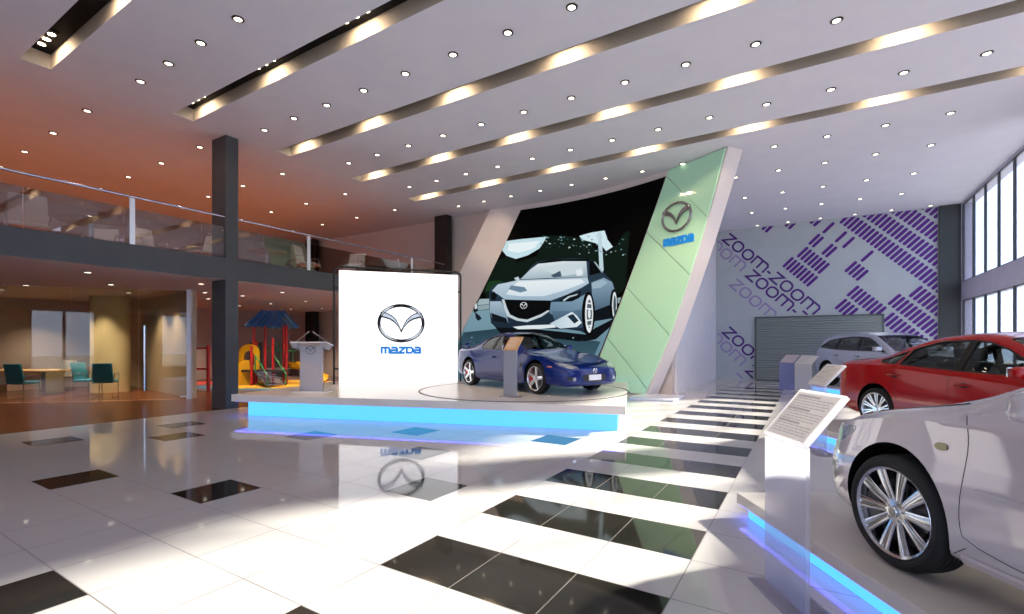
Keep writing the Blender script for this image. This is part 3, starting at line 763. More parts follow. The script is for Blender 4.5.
def build_setting():
    white = noise_mat('wall_paint', 'dcd8dc', 'd8d4da', 3., .6)
    ceilm = noise_mat('ceiling_paint', 'd4d4e2', 'd0d0e0', 2., .75)
    grey = noise_mat('dark_grey_paint', '434448', '404145', 3., .55)
    black = mat('slot_black', '060607', .9)
    # tiled floor, black tiles set into the white grid
    tw = tile_mat('tile_white', 'c3bcb7', .045, '7d7674'); tb = tile_mat('tile_black', '262420', .05, '6a625c')
    blacks = set()
    for k in range(-1, 14):
        for m in range(3): blacks.add((-1 - m, 2 * k))
    for X, Y in ((-10.3075, 2.338), (-7.3075, 1.738), (-9.1075, 3.538), (-10.3075, 4.138), (-5.5075, 2.338), (-7.3075, 4.738), (-6.1075, 5.938), (-4.9075, 4.738), (-3.7075, 3.538), (-3.7075, 6.538), (-4.3075, .538)):
        blacks.add((round((X - T0X) / TS), round((Y - T0Y) / TS)))
    bm = NB(); vs = {}
    x0 = EX; y0, y1 = -8., WY
    xs = sorted({x0, WX + .2} | {T0X + TS * i for i in range(-17, 9)}); ys = sorted({y0, y1} | {T0Y + TS * j for j in range(-17, 34) if y0 < T0Y + TS * j < y1})
    def V(x, y):
        if (x, y) not in vs: vs[(x, y)] = bm.verts.new((x, y, 0))
        return vs[(x, y)]
    for a, b in zip(xs, xs[1:]):
        for c, d in zip(ys, ys[1:]):
            f = bm.faces.new((V(a, c), V(b, c), V(b, d), V(a, d)))
            if (round((a - T0X) / TS), round((c - T0Y) / TS)) in blacks and b - a > .5: f.material_index = 1
    struct('floor', bm, [tw, tb], 'polished white tile floor with a walkway of black stripes', 'floor')
    bm = NB(); add_box(bm, (-22, -8, -.02), (EX, BY + .05, 0))
    struct('floor_wood', bm, wood_mat('wood_planks', '6b3d26', '7c4a2e', .5), 'brown wooden plank floor below the mezzanine', 'floor')
    bm = NB(); add_box(bm, (-60, -60, -.2), (60, 60, -.05)); o = struct('ground', bm, noise_mat('concrete', 'a09d98', '928f8a', .8, .8), 'pale concrete forecourt outside the showroom', 'ground')
    # ceiling with five lighting slots
    SX0, SX1 = -11.39, 8.
    slots = [(.2625 + 2.3118 * k, .2625 + 2.3118 * k + .395) for k in range(-2, 6)]
    bm = NB()
    def quad(ps, mi): 
        f = bm.faces.new([bm.verts.new(p) for p in ps]); f.material_index = mi
    yy = [-8.] + [v for s in slots for v in s] + [WY + .3]
    quad(((-22.2, -8, HC), (-22.2, WY + .3, HC), (SX0, WY + .3, HC), (SX0, -8, HC)), 0)
    for i in range(0, len(yy), 2):
        quad(((SX0, yy[i], HC), (SX0, yy[i + 1], HC), (WX + .4, yy[i + 1], HC), (WX + .4, yy[i], HC)), 0)
    H2 = HC + .26; E_ = WX + .4
    for a, b in slots:
        quad(((SX0, a, HC), (E_, a, HC), (E_, a, H2), (SX0, a, H2)), 1); quad(((SX0, b, HC), (SX0, b, H2), (E_, b, H2), (E_, b, HC)), 1)
        quad(((SX0, a, HC), (SX0, a, H2), (SX0, b, H2), (SX0, b, HC)), 1)
        quad(((SX0, a, H2), (E_, a, H2), (E_, b, H2), (SX0, b, H2)), 2)
    slotm = mat('slot_side', 'b0a7a0', .6)
    struct('ceiling', bm, [ceilm, slotm, black], 'white showroom ceiling cut by long lighting slots', 'ceiling')
    struct('roof', box((-22.6, -8.2, HC + .35), (WX + .6, WY + .7, HC + .6)), white, 'unseen flat roof slab added over the showroom to block the sun', 'roof')  # added above the ceiling so no sun leaks through the slots
    # walls
    struct('wall_back', box((-3.46, WY, 0), (WX + .4, WY + .3, HC)), noise_mat('mural_wall', 'b2b9be', 'aeb5ba', 2., .6), 'pale grey far wall painted with the purple mural', 'wall')
    struct('wall_stage', box((-22.2, BY, 0), (-3.46, BY + .3, HC)), noise_mat('stage_wall', 'c9bdb8', 'c4b8b4', 2., .6), 'beige wall behind the stage and mezzanine', 'wall')
    struct('wall_side', box((-3.76, BY + .3, 0), (-3.46, WY + .3, HC)), white, 'plain white side wall beyond the tilted display wall', 'wall')
    struct('trim_1', box((-3.46, BY + .3, 0), (-3.40, 18.1, HC)), white, 'shallow white pilaster on the side wall', 'trim')
    struct('wall_left', box((-22.3, -8, 0), (-22, BY, HC)), noise_mat('left_wall', 'b4a6a4', 'ae9f9d', 2., .6), 'mauve wall at the far end under the mezzanine', 'wall')
    # dark pier and window wall
    struct('column_corner', box((3.86, WY - .12, 0), (WX, WY, HC)), mat('pier', '2f3437', .5), 'dark grey corner pier right of the mural', 'column')
    lav = noise_mat('lavender_frame', 'c3bfd2', 'beb9cd', 2., .5); mul = mat('mullion', '3a3f44', .4, .3)
    bm = NB()
    add_box(bm, (WX, -8, 3.0), (WX + .28, WY, 3.63)); add_box(bm, (WX, WY - .18, 0), (WX + .28, WY, HC)); add_box(bm, (WX, -8, 0), (WX + .28, WY, .12))
    add_box(bm, (WX, -8, HC - .06), (WX + .28, WY, HC)); 
    add_box(bm, (WX - .012, 12.9, .005), (WX + .275, 14.5, HC - .005))
    struct('wall_right', bm, lav, 'lavender window wall with a deep horizontal transom', 'wall')
    gl = glass_mat('window_glass', 'f4f8f8', 1.45)
    n = 0
    for (za, zb) in ((3.63, HC - .06), (.12, 3.0)):
        bays = [22.22 - 1.215 * i for i in range(7)]
        bays[-1] = 14.5
        b2 = [12.9 - 1.215 * i for i in range(18)]
        for L in (bays, b2):
            for a, b in zip(L, L[1:]):
                if a < 0 and False: continue
                n += 1
                bm = NB(); add_box(bm, (WX + .02, a - .09, za), (WX + .07, a, zb)); 
                add_box(bm, (WX + .02, b, zb - .03), (WX + .07, a - .09, zb)); add_box(bm, (WX + .02, b, za), (WX + .07, a - .09, za + .03))
                w = struct('window_%d' % n, bm, mul, 'tall narrow window bay with a dark mullion', 'window')
                g = obj('pane', box((WX + .04, b, za + .03), (WX + .05, a - .09, zb - .03)), gl, w)
    # front behind the viewer, unseen and invented to shape fill light and reflections
    fw = noise_mat('front_wall', '6c6c70', '68686c', 2., .6)
    bm = NB(); cuts = [(-20., -16.5), (-14.5, -12.2), (-9.5, -6.2), (-4.2, -.9), (1.0, 3.4)]; xs = [-22.] + [v for c in cuts for v in c] + [WX + .28]
    for i in range(0, len(xs), 2): add_box(bm, (xs[i], -8.3, 0), (xs[i + 1], -8., HC))
    for a, b in cuts: add_box(bm, (a, -8.3, 0), (b, -8., .3)); add_box(bm, (a, -8.3, 6.1), (b, -8., HC))
    struct('wall_front', bm, fw, 'dark grey front wall with broad windows, added unseen to shape the light', 'wall')
    struct('trim_2', box((-22, -8.35, 3.0), (WX + .28, -7.95, 3.63)), lav, 'lavender transom band added across the unseen front wall', 'trim')
    for i, (a, b) in enumerate(cuts):
        for za, zb in ((.3, 3.0), (3.63, 6.1)):
            n += 1
            bm = NB(); m_ = (a + b) / 2; add_box(bm, (m_ - .05, -8.2, za), (m_ + .05, -8.1, zb)); add_box(bm, (a, -8.2, za), (a + .06, -8.1, zb)); add_box(bm, (b - .06, -8.2, za), (b, -8.1, zb))
            w = struct('window_%d' % n, bm, mul, 'broad window in the added, unseen front wall', 'window')
            obj('pane', box((a, -8.155, za), (b, -8.145, zb)), gl, w)
    # roller shutter
    x0, x1, z1 = -1.944, 2.33, 2.62
    bm = NB(); pr = []; k = 26
    for i in range(k * 4 + 1):
        z = .02 + (z1 - .06) * i / (k * 4); pr.append((z, WY - .05 - .022 * abs(math.sin(PI * i / 4))))
    A = [bm.verts.new((x0 + .04, y, z)) for z, y in pr]; B = [bm.verts.new((x1 - .04, y, z)) for z, y in pr]
    for i in range(len(pr) - 1): bm.faces.new((A[i], B[i], B[i + 1], A[i + 1]))
    d = struct('door_1', bm, mat('shutter', '8d9494', .4, .55), 'grey corrugated roller shutter in the far wall', 'door')
    bm = NB(); add_box(bm, (x0, WY - .09, 0), (x0 + .06, WY, z1)); add_box(bm, (x1 - .06, WY - .09, 0), (x1, WY, z1)); add_box(bm, (x0, WY - .09, z1 - .05), (x1, WY, z1)); add_box(bm, (x0, WY - .1, 0), (x1, WY - .02, .05))
    obj('door_frame', bm, mat('shutter_frame', '5c6262', .5, .4), d)
    # mezzanine
    bm = NB(); add_box(bm, (-22, -8, 3.0), (EX, BY, 3.5)); 
    for f in bm.faces: f.material_index = 1 if f.normal.z < -.5 else (2 if f.normal.z > .5 else 0)
    bm.normal_update()
    for f in bm.faces: f.material_index = 1 if f.calc_center_median().z < 3.01 else (2 if f.calc_center_median().z > 3.49 else 0)
    struct('floor_mezzanine', bm, [grey, noise_mat('soffit', 'bfb0b8', 'bbabb4', 2., .7), wood_mat('mezz_wood', '8a4a26', '99552c', 1.2)], 'mezzanine slab with a dark grey edge beam', 'floor')
    for i, (x, y) in enumerate(((-11.8, 6.165), (-11.85, 14.22), (-19.75, 14.25))):
        struct(('column_front', 'column_stage', 'column_rear')[i], box((x - .3, y - .145, 0), (x + .3 + (.002 if i == 0 else -.05 * 0), y + .145, HC)), grey if i == 0 else mat('dark_column', '1f1b1b', .5),
               ('dark grey square column at the front edge of the mezzanine', 'dark column against the wall beside the tilted display wall', 'dark column behind the playground tower')[i], 'column')

def build_downlights():
    ring = mat('lamp_ring', '35302f', .4, .5); lens = mat('lamp_face', 'ffffff', .5, emit='fff1dc', es=4.)
    def make(name, r):
        t = thing(name, 'x', 'ceiling light')
        bm = NB(); add_lathe(bm, [(r * .62, 0), (r * .66, -.012), (r, -.008), (r, 0)], 24, 'z', close=True); obj('ring', fix(bm), ring, t, 40)
        bm = NB(); add_lathe(bm, [(0, -.0135), (r * .64, -.0125), (r * .64, .0), (0, .0)], 20); obj('lens', fix(bm), lens, t)
        return t
    p = make('downlight', .085); first = [True]
    def put(x, y, z, label, group):
        if first[0]: first[0] = False; o = p; o['label'] = label; o['group'] = group; o.location = (x, y, z - .001)
        else: dup(p, (x, y, z - .001), None, label, group)
    rows = {3.97: (-10, -6), 6.345: (-10, -2), 8.685: (-10, 0), 10.985: (-10, 2), 13.42: (-10, 2), 15.33: (-2, 2), 17.62: (-2, 2), 19.79: (-2, 2), 22.03: (-2, 3)}
    nm = {3.97: 'between the first and second ceiling slots', 6.345: 'between the second and third ceiling slots', 8.685: 'between the third and fourth ceiling slots', 10.985: 'between the fourth and fifth ceiling slots', 13.42: 'just beyond the last ceiling slot',
          15.33: 'first row past the tilted display wall', 17.62: 'second row past the tilted display wall', 19.79: 'third row past the tilted display wall', 22.03: 'row nearest the purple mural'}
    for y, (a, b) in rows.items():
        for k in range(a, b + 1): put(.34 + 1.083 * k, y, HC, 'small round downlight in the white ceiling, ' + nm[y], 'showroom downlights, ' + nm[y])
    for y in (3.89, 6.06, 8.24, 10.42, 12.6):
        for x in (-12.75, -14.76, -16.8, -18.8): put(x, y, HC, 'small round downlight in the orange lit ceiling above the mezzanine', 'downlights above the mezzanine')
    for x, y in ((-12.72, 3.89), (-14.87, 5.0), (-16.88, 3.93), (-16.81, 6.07), (-18.83, 3.91), (-19, 6.11), (-12.79, 6.11), (-14.87, 7.21), (-16.82, 8.25), (-14.87, 8.29), (-18.86, 10.4), (-16.94, 10.49), (-12.9, 8.33), (-14.92, 10.51), (-17.27, 12.93), (-18.89, 12.6), (-12.8, 10.5), (-14.9, 12.8), (-12.8, 12.8)):
        put(x, y, 3.0, 'small round downlight in the ceiling under the mezzanine', 'downlights under the mezzanine')
    # triple spots in the slots
    tr = thing('slot_spotlight', 'x', 'ceiling light'); 
    spot = mat('spot_face', 'ffffff', .5, emit='ffe9c4', es=14.)
    bm = NB(); add_box(bm, (-.36, -.06, -.03), (.36, .06, 0)); obj('housing', bm, MATS['slot_black'], tr)
    for dx in (-.24, 0, .24):
        bm = NB(); add_lathe(bm, [(0, -.036), (.05, -.036), (.05, -.028), (0, -.028)], 20, 'z', (dx, 0, 0)); obj('lamp', fix(bm), spot, tr)
    fst = True
    for s in range(1, 6):
        for k in range(7):
            x = -10.8 + 2.415 * k; y = .2625 + 2.3118 * s + .19
            if s == 1 and k > 2 or s == 2 and k > 4: continue
            lb = 'triple spotlight in the black top of the %s ceiling slot' % ('first', 'second', 'third', 'fourth', 'fifth')[s - 1]; g = 'slot spotlights, %s slot' % ('first', 'second', 'third', 'fourth', 'fifth')[s - 1]
            if fst: tr.location = (x, y, HC + .259); tr['label'] = lb; tr['group'] = g; fst = False
            else: dup(tr, (x, y, HC + .259), None, lb, g)
            lamp('SPOT', (x, y - .14, HC + .225), 62, 'ffe2b8', size=.05, spot=145, blend=1., target=(x, y + .19, HC + .0))

def lamp(kind, loc, energy, col='ffffff', size=.1, rot=None, spot=60., blend=.5, size_y=None, target=None):
    l = bpy.data.lights.new('light', kind); l.energy = energy; l.color = lin(col)
    if kind in ('POINT', 'SPOT'): l.shadow_soft_size = size
    if kind == 'SPOT': l.spot_size = math.radians(spot); l.spot_blend = blend
    if kind == 'AREA':
        l.size = size
        if size_y: l.shape = 'RECTANGLE'; l.size_y = size_y
    if kind == 'SUN': l.angle = size
    o = bpy.data.objects.new('light', l); COL.objects.link(o); o.location = loc
    if target is not None: o.rotation_euler = (Vector(target) - Vector(loc)).to_track_quat('-Z', 'Y').to_euler()
    elif rot: o.rotation_euler = rot
    return o

def build_rail():
    """glass balustrade along the mezzanine edge"""
    g = glass_mat('rail_glass', 'd2cecb', 1.85, gl='f2eeee', boost=1.2); rail = mat('rail_steel', 'b9bcd0', .25, 1.); post = mat('post_white', 'dcdce0', .3, .4)
    t = thing('balustrade', 'glass balustrade with steel handrail along the mezzanine edge', 'railing', (EX, 6, 3.5))
    x = -.04
    joints = [-7., -4.2, -1.4, 0., 1.35, 2.65, 4.085, 5.52, 6.955, 8.4, 9.8, 11.16, 12.6, 14.0]
    for a, b in zip(joints, joints[1:]):
        obj('glass_panel', box((x - .006, a - 6 + .006, -.02), (x + .006, b - 6 - .006, .72)), g, t)
    bm = NB(); add_tube(bm, [(x, -13., .955), (x, 13.9 - 6, .955)], .024, 12); obj('handrail', bm, rail, t, 60)
    for y in (.23, 4.225, 8.219, 12.19):
        bm = NB(); add_box(bm, (x - .02, y - 6 - .045, 0), (x + .02, y - 6 + .045, .93), bev=.004); obj('post', bm, post, t)
    tag(t, t['label'], 'railing')
# picture on the screen: colour and outline in metres along the curved face (s) and above the floor (z)
ART = [
('0c1a14',[(-2.29,3.88),(-2.15,4.22),(-1.83,4.53),(-1.55,4.6),(-1.09,4.38),(-0.36,4.54),(-0.09,5.2),(0.54,5.13),(1.16,4.97),(1.68,4.74),(1.94,4.34),(2.46,4.42),(2.88,4.86),(3.06,4.9),(2.92,3.21),(2.54,2.94),(-2.29,3.12),(-2.47,3.46)]),
('c9e6ee',[(-1.57,5.15),(-1,5.17),(-0,5.15),(-0.11,4.98),(-0.27,4.78),(-0.73,4.58),(-1.19,4.49),(-1.55,4.63),(-1.72,4.83),(-1.64,5.03)]),
('ecf8fb',[(-1.46,5.05),(-0.27,5.04),(-0.46,4.8),(-1.09,4.69),(-1.51,4.8)]),
('d6eef4',[(1.23,5.02),(1.68,5.06),(2.16,5.05),(2.27,4.75),(2.46,4.5),(2.22,4.4),(2.03,4.62),(1.68,4.76),(1.33,4.88)]),
('c2dbe4',[(1.91,5.03),(2.05,5),(2.13,3.79),(1.98,3.81)]),
('c5dfe4',[(2.55,4.37),(2.59,4.34),(2.58,4.34),(2.54,4.35)]),
('2b4a44',[(0.19,4.86),(0.23,4.85),(0.21,4.84),(0.18,4.85)]),
('8fb4ba',[(2.9,4.21),(2.93,4.21),(2.92,4.19),(2.9,4.2)]),
('8fb4ba',[(0.54,4.98),(0.6,4.97),(0.58,4.94),(0.53,4.96)]),
('8fb4ba',[(0.53,4.86),(0.57,4.88),(0.56,4.84),(0.53,4.85)]),
('8fb4ba',[(1.83,4.48),(1.9,4.45),(1.87,4.43),(1.81,4.45)]),
('c5dfe4',[(2.38,4.35),(2.43,4.37),(2.41,4.32),(2.37,4.33)]),
('8fb4ba',[(0.83,4.66),(0.86,4.66),(0.85,4.64),(0.82,4.64)]),
('8fb4ba',[(0.5,5.08),(0.57,5.09),(0.54,5.04),(0.49,5.05)]),
('8fb4ba',[(1.3,4.93),(1.37,4.93),(1.34,4.88),(1.28,4.9)]),
('2b4a44',[(1.66,4.6),(1.7,4.58),(1.68,4.58),(1.65,4.59)]),
('5f868c',[(1.26,4.68),(1.31,4.68),(1.29,4.64),(1.25,4.65)]),
('8fb4ba',[(1.34,4.76),(1.37,4.74),(1.36,4.74),(1.33,4.75)]),
('5f868c',[(0.61,4.85),(0.68,4.83),(0.66,4.8),(0.6,4.82)]),
('c5dfe4',[(0.09,4.92),(0.17,4.9),(0.14,4.87),(0.08,4.89)]),
('2b4a44',[(0.96,4.8),(1.01,4.77),(0.99,4.76),(0.95,4.78)]),
('c5dfe4',[(1.5,4.63),(1.54,4.64),(1.52,4.6),(1.49,4.62)]),
('2b4a44',[(0.35,5.02),(0.39,5.01),(0.37,4.99),(0.34,5)]),
('5f868c',[(2.01,4.43),(2.06,4.42),(2.04,4.39),(2,4.4)]),
('5f868c',[(2.74,4.39),(2.81,4.39),(2.78,4.34),(2.73,4.36)]),
('5f868c',[(0.29,4.9),(0.34,4.88),(0.32,4.87),(0.28,4.88)]),
('2b4a44',[(2.91,4.69),(2.94,4.7),(2.93,4.68),(2.9,4.68)]),
('8fb4ba',[(2.81,4.22),(2.88,4.23),(2.85,4.17),(2.79,4.19)]),
('5f868c',[(2.12,4.38),(2.16,4.39),(2.14,4.35),(2.11,4.36)]),
('c5dfe4',[(1.01,4.74),(1.05,4.73),(1.03,4.71),(1,4.72)]),
('8fb4ba',[(2.23,4.76),(2.27,4.77),(2.26,4.74),(2.23,4.75)]),
('5f868c',[(1.91,4.49),(1.99,4.5),(1.96,4.44),(1.9,4.46)]),
('5f868c',[(0.12,4.77),(0.15,4.76),(0.14,4.75),(0.11,4.76)]),
('c5dfe4',[(1.58,4.44),(1.62,4.44),(1.61,4.41),(1.57,4.42)]),
('5f868c',[(1.55,4.97),(1.61,4.94),(1.59,4.93),(1.54,4.94)]),
('5f868c',[(-0.23,4.95),(-0.17,4.92),(-0.19,4.9),(-0.24,4.92)]),
('2b4a44',[(-0.01,4.99),(0.07,5),(0.04,4.93),(-0.02,4.95)]),
('5f868c',[(1.66,4.67),(1.7,4.64),(1.68,4.64),(1.65,4.65)]),
('2b4a44',[(1.52,4.67),(1.59,4.67),(1.56,4.62),(1.5,4.64)]),
('c5dfe4',[(1.58,4.7),(1.66,4.7),(1.63,4.65),(1.57,4.67)]),
('c5dfe4',[(0.85,4.71),(0.92,4.69),(0.89,4.66),(0.83,4.68)]),
('8fb4ba',[(2.02,4.86),(2.08,4.85),(2.06,4.82),(2.01,4.84)]),
('8fb4ba',[(1.88,4.67),(1.95,4.66),(1.92,4.62),(1.87,4.64)]),
('8fb4ba',[(0.45,5.01),(0.49,4.99),(0.47,4.97),(0.44,4.99)]),
('5f868c',[(1.28,5.01),(1.32,5.03),(1.31,4.99),(1.28,5)]),
('c5dfe4',[(1.02,4.95),(1.1,4.94),(1.07,4.9),(1.01,4.92)]),
('5f868c',[(1.88,4.92),(1.92,4.93),(1.91,4.9),(1.87,4.91)]),
('8fb4ba',[(-0.14,5.15),(-0.09,5.15),(-0.11,5.11),(-0.15,5.13)]),
('5f868c',[(1.12,4.72),(1.15,4.72),(1.14,4.69),(1.11,4.7)]),
('8fb4ba',[(0.66,5.06),(0.7,5.05),(0.68,5.03),(0.65,5.04)]),
('5f868c',[(2.69,4.57),(2.74,4.56),(2.72,4.53),(2.68,4.55)]),
('2b4a44',[(0.93,4.78),(0.97,4.78),(0.95,4.74),(0.92,4.76)]),
('5f868c',[(1.58,4.53),(1.62,4.51),(1.61,4.5),(1.57,4.51)]),
('8fb4ba',[(-0.04,5.12),(0.02,5.11),(-0,5.08),(-0.06,5.09)]),
('2b4a44',[(1.41,4.6),(1.45,4.58),(1.44,4.57),(1.41,4.58)]),
('5f868c',[(0.56,5.06),(0.63,5.04),(0.6,5.01),(0.55,5.03)]),
('2b4a44',[(1.81,4.38),(1.86,4.36),(1.84,4.35),(1.8,4.36)]),
('2b4a44',[(2.77,4.72),(2.82,4.69),(2.8,4.68),(2.76,4.7)]),
('8fb4ba',[(0.04,5.13),(0.1,5.11),(0.08,5.08),(0.02,5.1)]),
('2b4a44',[(-0.13,5.2),(-0.07,5.2),(-0.09,5.16),(-0.14,5.18)]),
('5f868c',[(1.69,4.84),(1.75,4.85),(1.73,4.8),(1.68,4.81)]),
('c5dfe4',[(0.49,4.76),(0.52,4.74),(0.51,4.74),(0.49,4.75)]),
('2b4a44',[(0.78,4.99),(0.85,4.96),(0.82,4.94),(0.76,4.96)]),
('c5dfe4',[(1.4,4.7),(1.45,4.68),(1.43,4.67),(1.4,4.68)]),
('5f868c',[(2.81,4.69),(2.89,4.66),(2.86,4.64),(2.8,4.66)]),
('8fb4ba',[(1.24,4.44),(1.29,4.44),(1.27,4.4),(1.23,4.42)]),
('8fb4ba',[(1.34,4.86),(1.42,4.87),(1.39,4.81),(1.33,4.83)]),
('2b4a44',[(1.14,4.49),(1.19,4.49),(1.17,4.46),(1.13,4.47)]),
('c5dfe4',[(-0.03,5.03),(0.02,5),(0,4.99),(-0.04,5.01)]),
('2b4a44',[(-0.02,4.8),(0.03,4.8),(0.01,4.77),(-0.03,4.78)]),
('8fb4ba',[(2.22,4.3),(2.28,4.29),(2.25,4.26),(2.2,4.28)]),
('c5dfe4',[(2.03,4.86),(2.06,4.86),(2.05,4.83),(2.02,4.84)]),
('1b3a1e',[(-2.24,3.75),(-1.87,3.78),(-1.55,3.68),(-1.92,3.6),(-2.18,3.41),(-2.38,3.38)]),
('9fb6bc',[(-2.58,3.13),(-2.19,3.13),(-2.19,2.94),(-2.73,2.9)]),
('8fa7ae',[(-2.73,2.88),(-2.19,2.93),(-2.19,2.76),(-2.84,2.7)]),
('93a9b0',[(2.58,2.91),(2.89,2.92),(2.78,2.74),(2.59,2.75)]),
('54788a',[(-2.88,2.69),(-2.18,2.74),(-1,2.41),(1.68,2.18),(2.58,2.52),(2.73,2.72),(2.46,2.16),(2.03,1.28),(1.33,0.13),(-4.39,-0.08),(-3.85,1.15),(-3.3,1.92)],'7d9fad',(0, 1)),
('40606f',[(-3.21,1.93),(-1.92,2.05),(0.36,1.78),(2.03,1.58),(1.68,0.9),(-3.76,0.8)],'2a4350',(0, 1)),
('0a0f14',[(-2.12,2.26),(-1,2.08),(1.6,1.8),(1.79,1.99),(2.54,2.3),(2.73,2.28),(1.86,1.65),(1.33,1.58),(-0.09,1.73),(-1.74,1.85)]),
('1a2735',[(-2.21,3.28),(-2.16,3.5),(-1.92,3.65),(-1.6,3.68),(-1.09,3.76),(-0.91,3.85),(-0.59,4.16),(-0.36,4.31),(0.18,4.36),(0.98,4.31),(1.6,4.23),(1.9,4),(2.12,3.76),(2.46,3.43),(2.62,3.06),(2.65,2.51),(2.52,2.3),(1.79,2.22),(1.72,1.91),(1.58,1.79),(1.3,1.92),(0.8,1.99),(-0.09,2.02),(-1.37,2.08),(-1.92,2.09),(-2.14,2.25),(-2.21,2.78)],'2c4052',(0, 1)),
('9db7cb',[(-2.1,3.41),(-1.87,3.63),(-1.55,3.67),(-1.07,3.74),(0.18,3.7),(1.55,3.64),(1.61,3.45),(1.33,3.32),(0.8,3.14),(0.18,2.97),(-1.6,3.08),(-1.87,3.27)],'c4d6e2',(0, 1)),
('d7e6ef',[(-1.07,3.69),(0.18,3.66),(1.33,3.6),(1.47,3.48),(0.63,3.27),(-0.09,3.13),(-1,3.17),(-1.55,3.26),(-1.37,3.5)],'eef5f8',(0, 1)),
('6e8ba0',[(-1.35,3.57),(-0.84,3.48),(-0.73,3.35),(-1,3.3),(-1.46,3.44)]),
('0a0e12',[(-0.42,4.27),(0.18,4.36),(1.61,4.23),(1.68,4.12),(1.53,4.16),(0.63,4.26),(-0.31,4.24)]),
('9bb2bd',[(-1,3.76),(-0.59,4.09),(-0.31,4.25),(0.63,4.25),(1.51,4.16),(1.56,3.65),(0.18,3.73)],'dfe9ee',(0, 1)),
('cddde3',[(-0.09,4),(0.36,4.16),(1.33,4.1),(1.42,3.79),(0.54,3.77)]),
('e6f0f3',[(1.11,3.91),(1.33,3.93),(1.39,3.72),(1.16,3.72)]),
('46586a',[(0.18,3.82),(0.54,3.94),(0.59,3.74),(0.27,3.74)]),
('070a0e',[(1.62,4.18),(1.79,4.1),(1.94,3.92),(2.07,3.75),(1.74,3.7),(1.63,3.69)]),
('aabdc8',[(1.79,4.11),(1.84,4.11),(2.13,3.76),(2.08,3.74)]),
('2b3c4a',[(1.68,3.64),(2,3.69),(2.16,3.6),(2.03,3.47),(1.74,3.52)]),
('c4d4dc',[(-1.24,3.82),(-1.08,3.86),(-1.02,3.75),(-1.15,3.72)]),
('3c566d',[(1.7,3.46),(2.16,3.57),(2.46,3.41),(2.59,3.02),(2.46,2.74),(2.12,2.54),(1.79,2.4),(1.74,2.93)],'8ba6ba',(0, 1)),
('9fb8c8',[(1.72,3.44),(2.12,3.52),(2.3,3.4),(2.03,3.27),(1.74,3.26)]),
('0d141b',[(1.79,2.55),(2.46,2.74),(2.58,2.52),(2.5,2.32),(1.8,2.24)]),
('5f7f97',[(0.18,2.92),(0.98,2.9),(1.47,3.1),(1.51,2.56),(1.16,2.35),(0.54,2.37),(0.13,2.54)],'86a3b8',(0.3, 1)),
('2c4257',[(0.2,2.62),(0.98,2.59),(1.47,2.64),(1.47,2.04),(0.98,2.01),(0.36,2.18)],'5c7a92',(0, 1)),
('bcd2df',[(0.13,2.19),(0.54,2.37),(0.98,2.56),(1.16,2.43),(1.35,2.19),(1.16,2.06),(0.54,2.02)],'e6f0f5',(1, 0)),
('1e3040',[(0.8,2.42),(1.02,2.49),(1.23,2.26),(1.07,2.17)]),
('e4eef2',[(-1.29,2.11),(-0.73,2.15),(0.27,2.16),(0.38,2.06),(-0.27,2.02),(-1.09,2.02)]),
('6b879b',[(-2.18,3.03),(-1.74,3.02),(-1.51,2.52),(-1.46,2.25),(-2.1,2.43),(-2.19,2.69)],'a9c0d0',(0, 1)),
('10181f',[(-2.14,2.62),(-1.55,2.42),(-1.48,2.24),(-2.07,2.33)]),
('06080a',[(-1.72,3.09),(0.2,2.96),(0.12,2.62),(-0.18,2.47),(-0.73,2.3),(-1.11,2.36),(-1.48,2.5),(-1.59,2.76)]),
('c9d6dd',[(-1.72,3.09),(-1.62,3.08),(-1.5,2.74),(-1.39,2.54),(-1.07,2.4),(-0.73,2.35),(-0.2,2.52),(0.07,2.65),(0.14,2.62),(-0.17,2.44),(-0.73,2.26),(-1.13,2.32),(-1.5,2.48),(-1.62,2.76)]),
('0b1116',[(0.45,2.92),(0.79,3.13),(1.33,3.22),(1.26,3),(0.98,2.9)]),
('b9cad4',[(0.63,2.96),(0.85,3.08),(1.23,3.14),(1.16,3.09),(0.88,3.03),(0.68,2.91)]),
('0b1116',[(-2.16,3.28),(-2.01,3.38),(-1.9,3.23),(-1.99,3.06),(-2.12,3.1)]),
('07090b',[(1.84,2.46),(1.83,2.24),(1.79,2.05),(1.74,1.89),(1.67,1.79),(1.6,1.76),(1.52,1.8),(1.45,1.9),(1.4,2.06),(1.36,2.26),(1.35,2.48),(1.36,2.7),(1.4,2.9),(1.45,3.06),(1.52,3.15),(1.6,3.18),(1.67,3.14),(1.74,3.04),(1.79,2.88),(1.83,2.68)]),
('e8eff2',[(1.77,2.46),(1.76,2.28),(1.74,2.11),(1.71,1.98),(1.67,1.89),(1.62,1.86),(1.58,1.9),(1.53,1.98),(1.5,2.12),(1.48,2.29),(1.47,2.48),(1.48,2.66),(1.5,2.83),(1.53,2.96),(1.58,3.05),(1.62,3.07),(1.67,3.04),(1.71,2.95),(1.74,2.82),(1.76,2.65)]),
('55646e',[(1.73,2.46),(1.72,2.33),(1.71,2.2),(1.69,2.1),(1.66,2.04),(1.63,2.02),(1.6,2.04),(1.57,2.1),(1.55,2.2),(1.54,2.33),(1.53,2.47),(1.54,2.61),(1.55,2.74),(1.57,2.84),(1.6,2.9),(1.63,2.92),(1.66,2.9),(1.69,2.83),(1.71,2.73),(1.72,2.6)]),
('e8eff2',[(1.68,2.47),(1.68,2.42),(1.67,2.38),(1.66,2.35),(1.65,2.33),(1.63,2.32),(1.61,2.33),(1.6,2.35),(1.59,2.38),(1.58,2.42),(1.58,2.47),(1.58,2.52),(1.59,2.56),(1.6,2.59),(1.61,2.61),(1.63,2.62),(1.65,2.61),(1.66,2.59),(1.67,2.56),(1.68,2.51)]),
('e8eff2',[(1.54,2.85),(1.72,2.8),(1.72,2.76),(1.54,2.8)]),
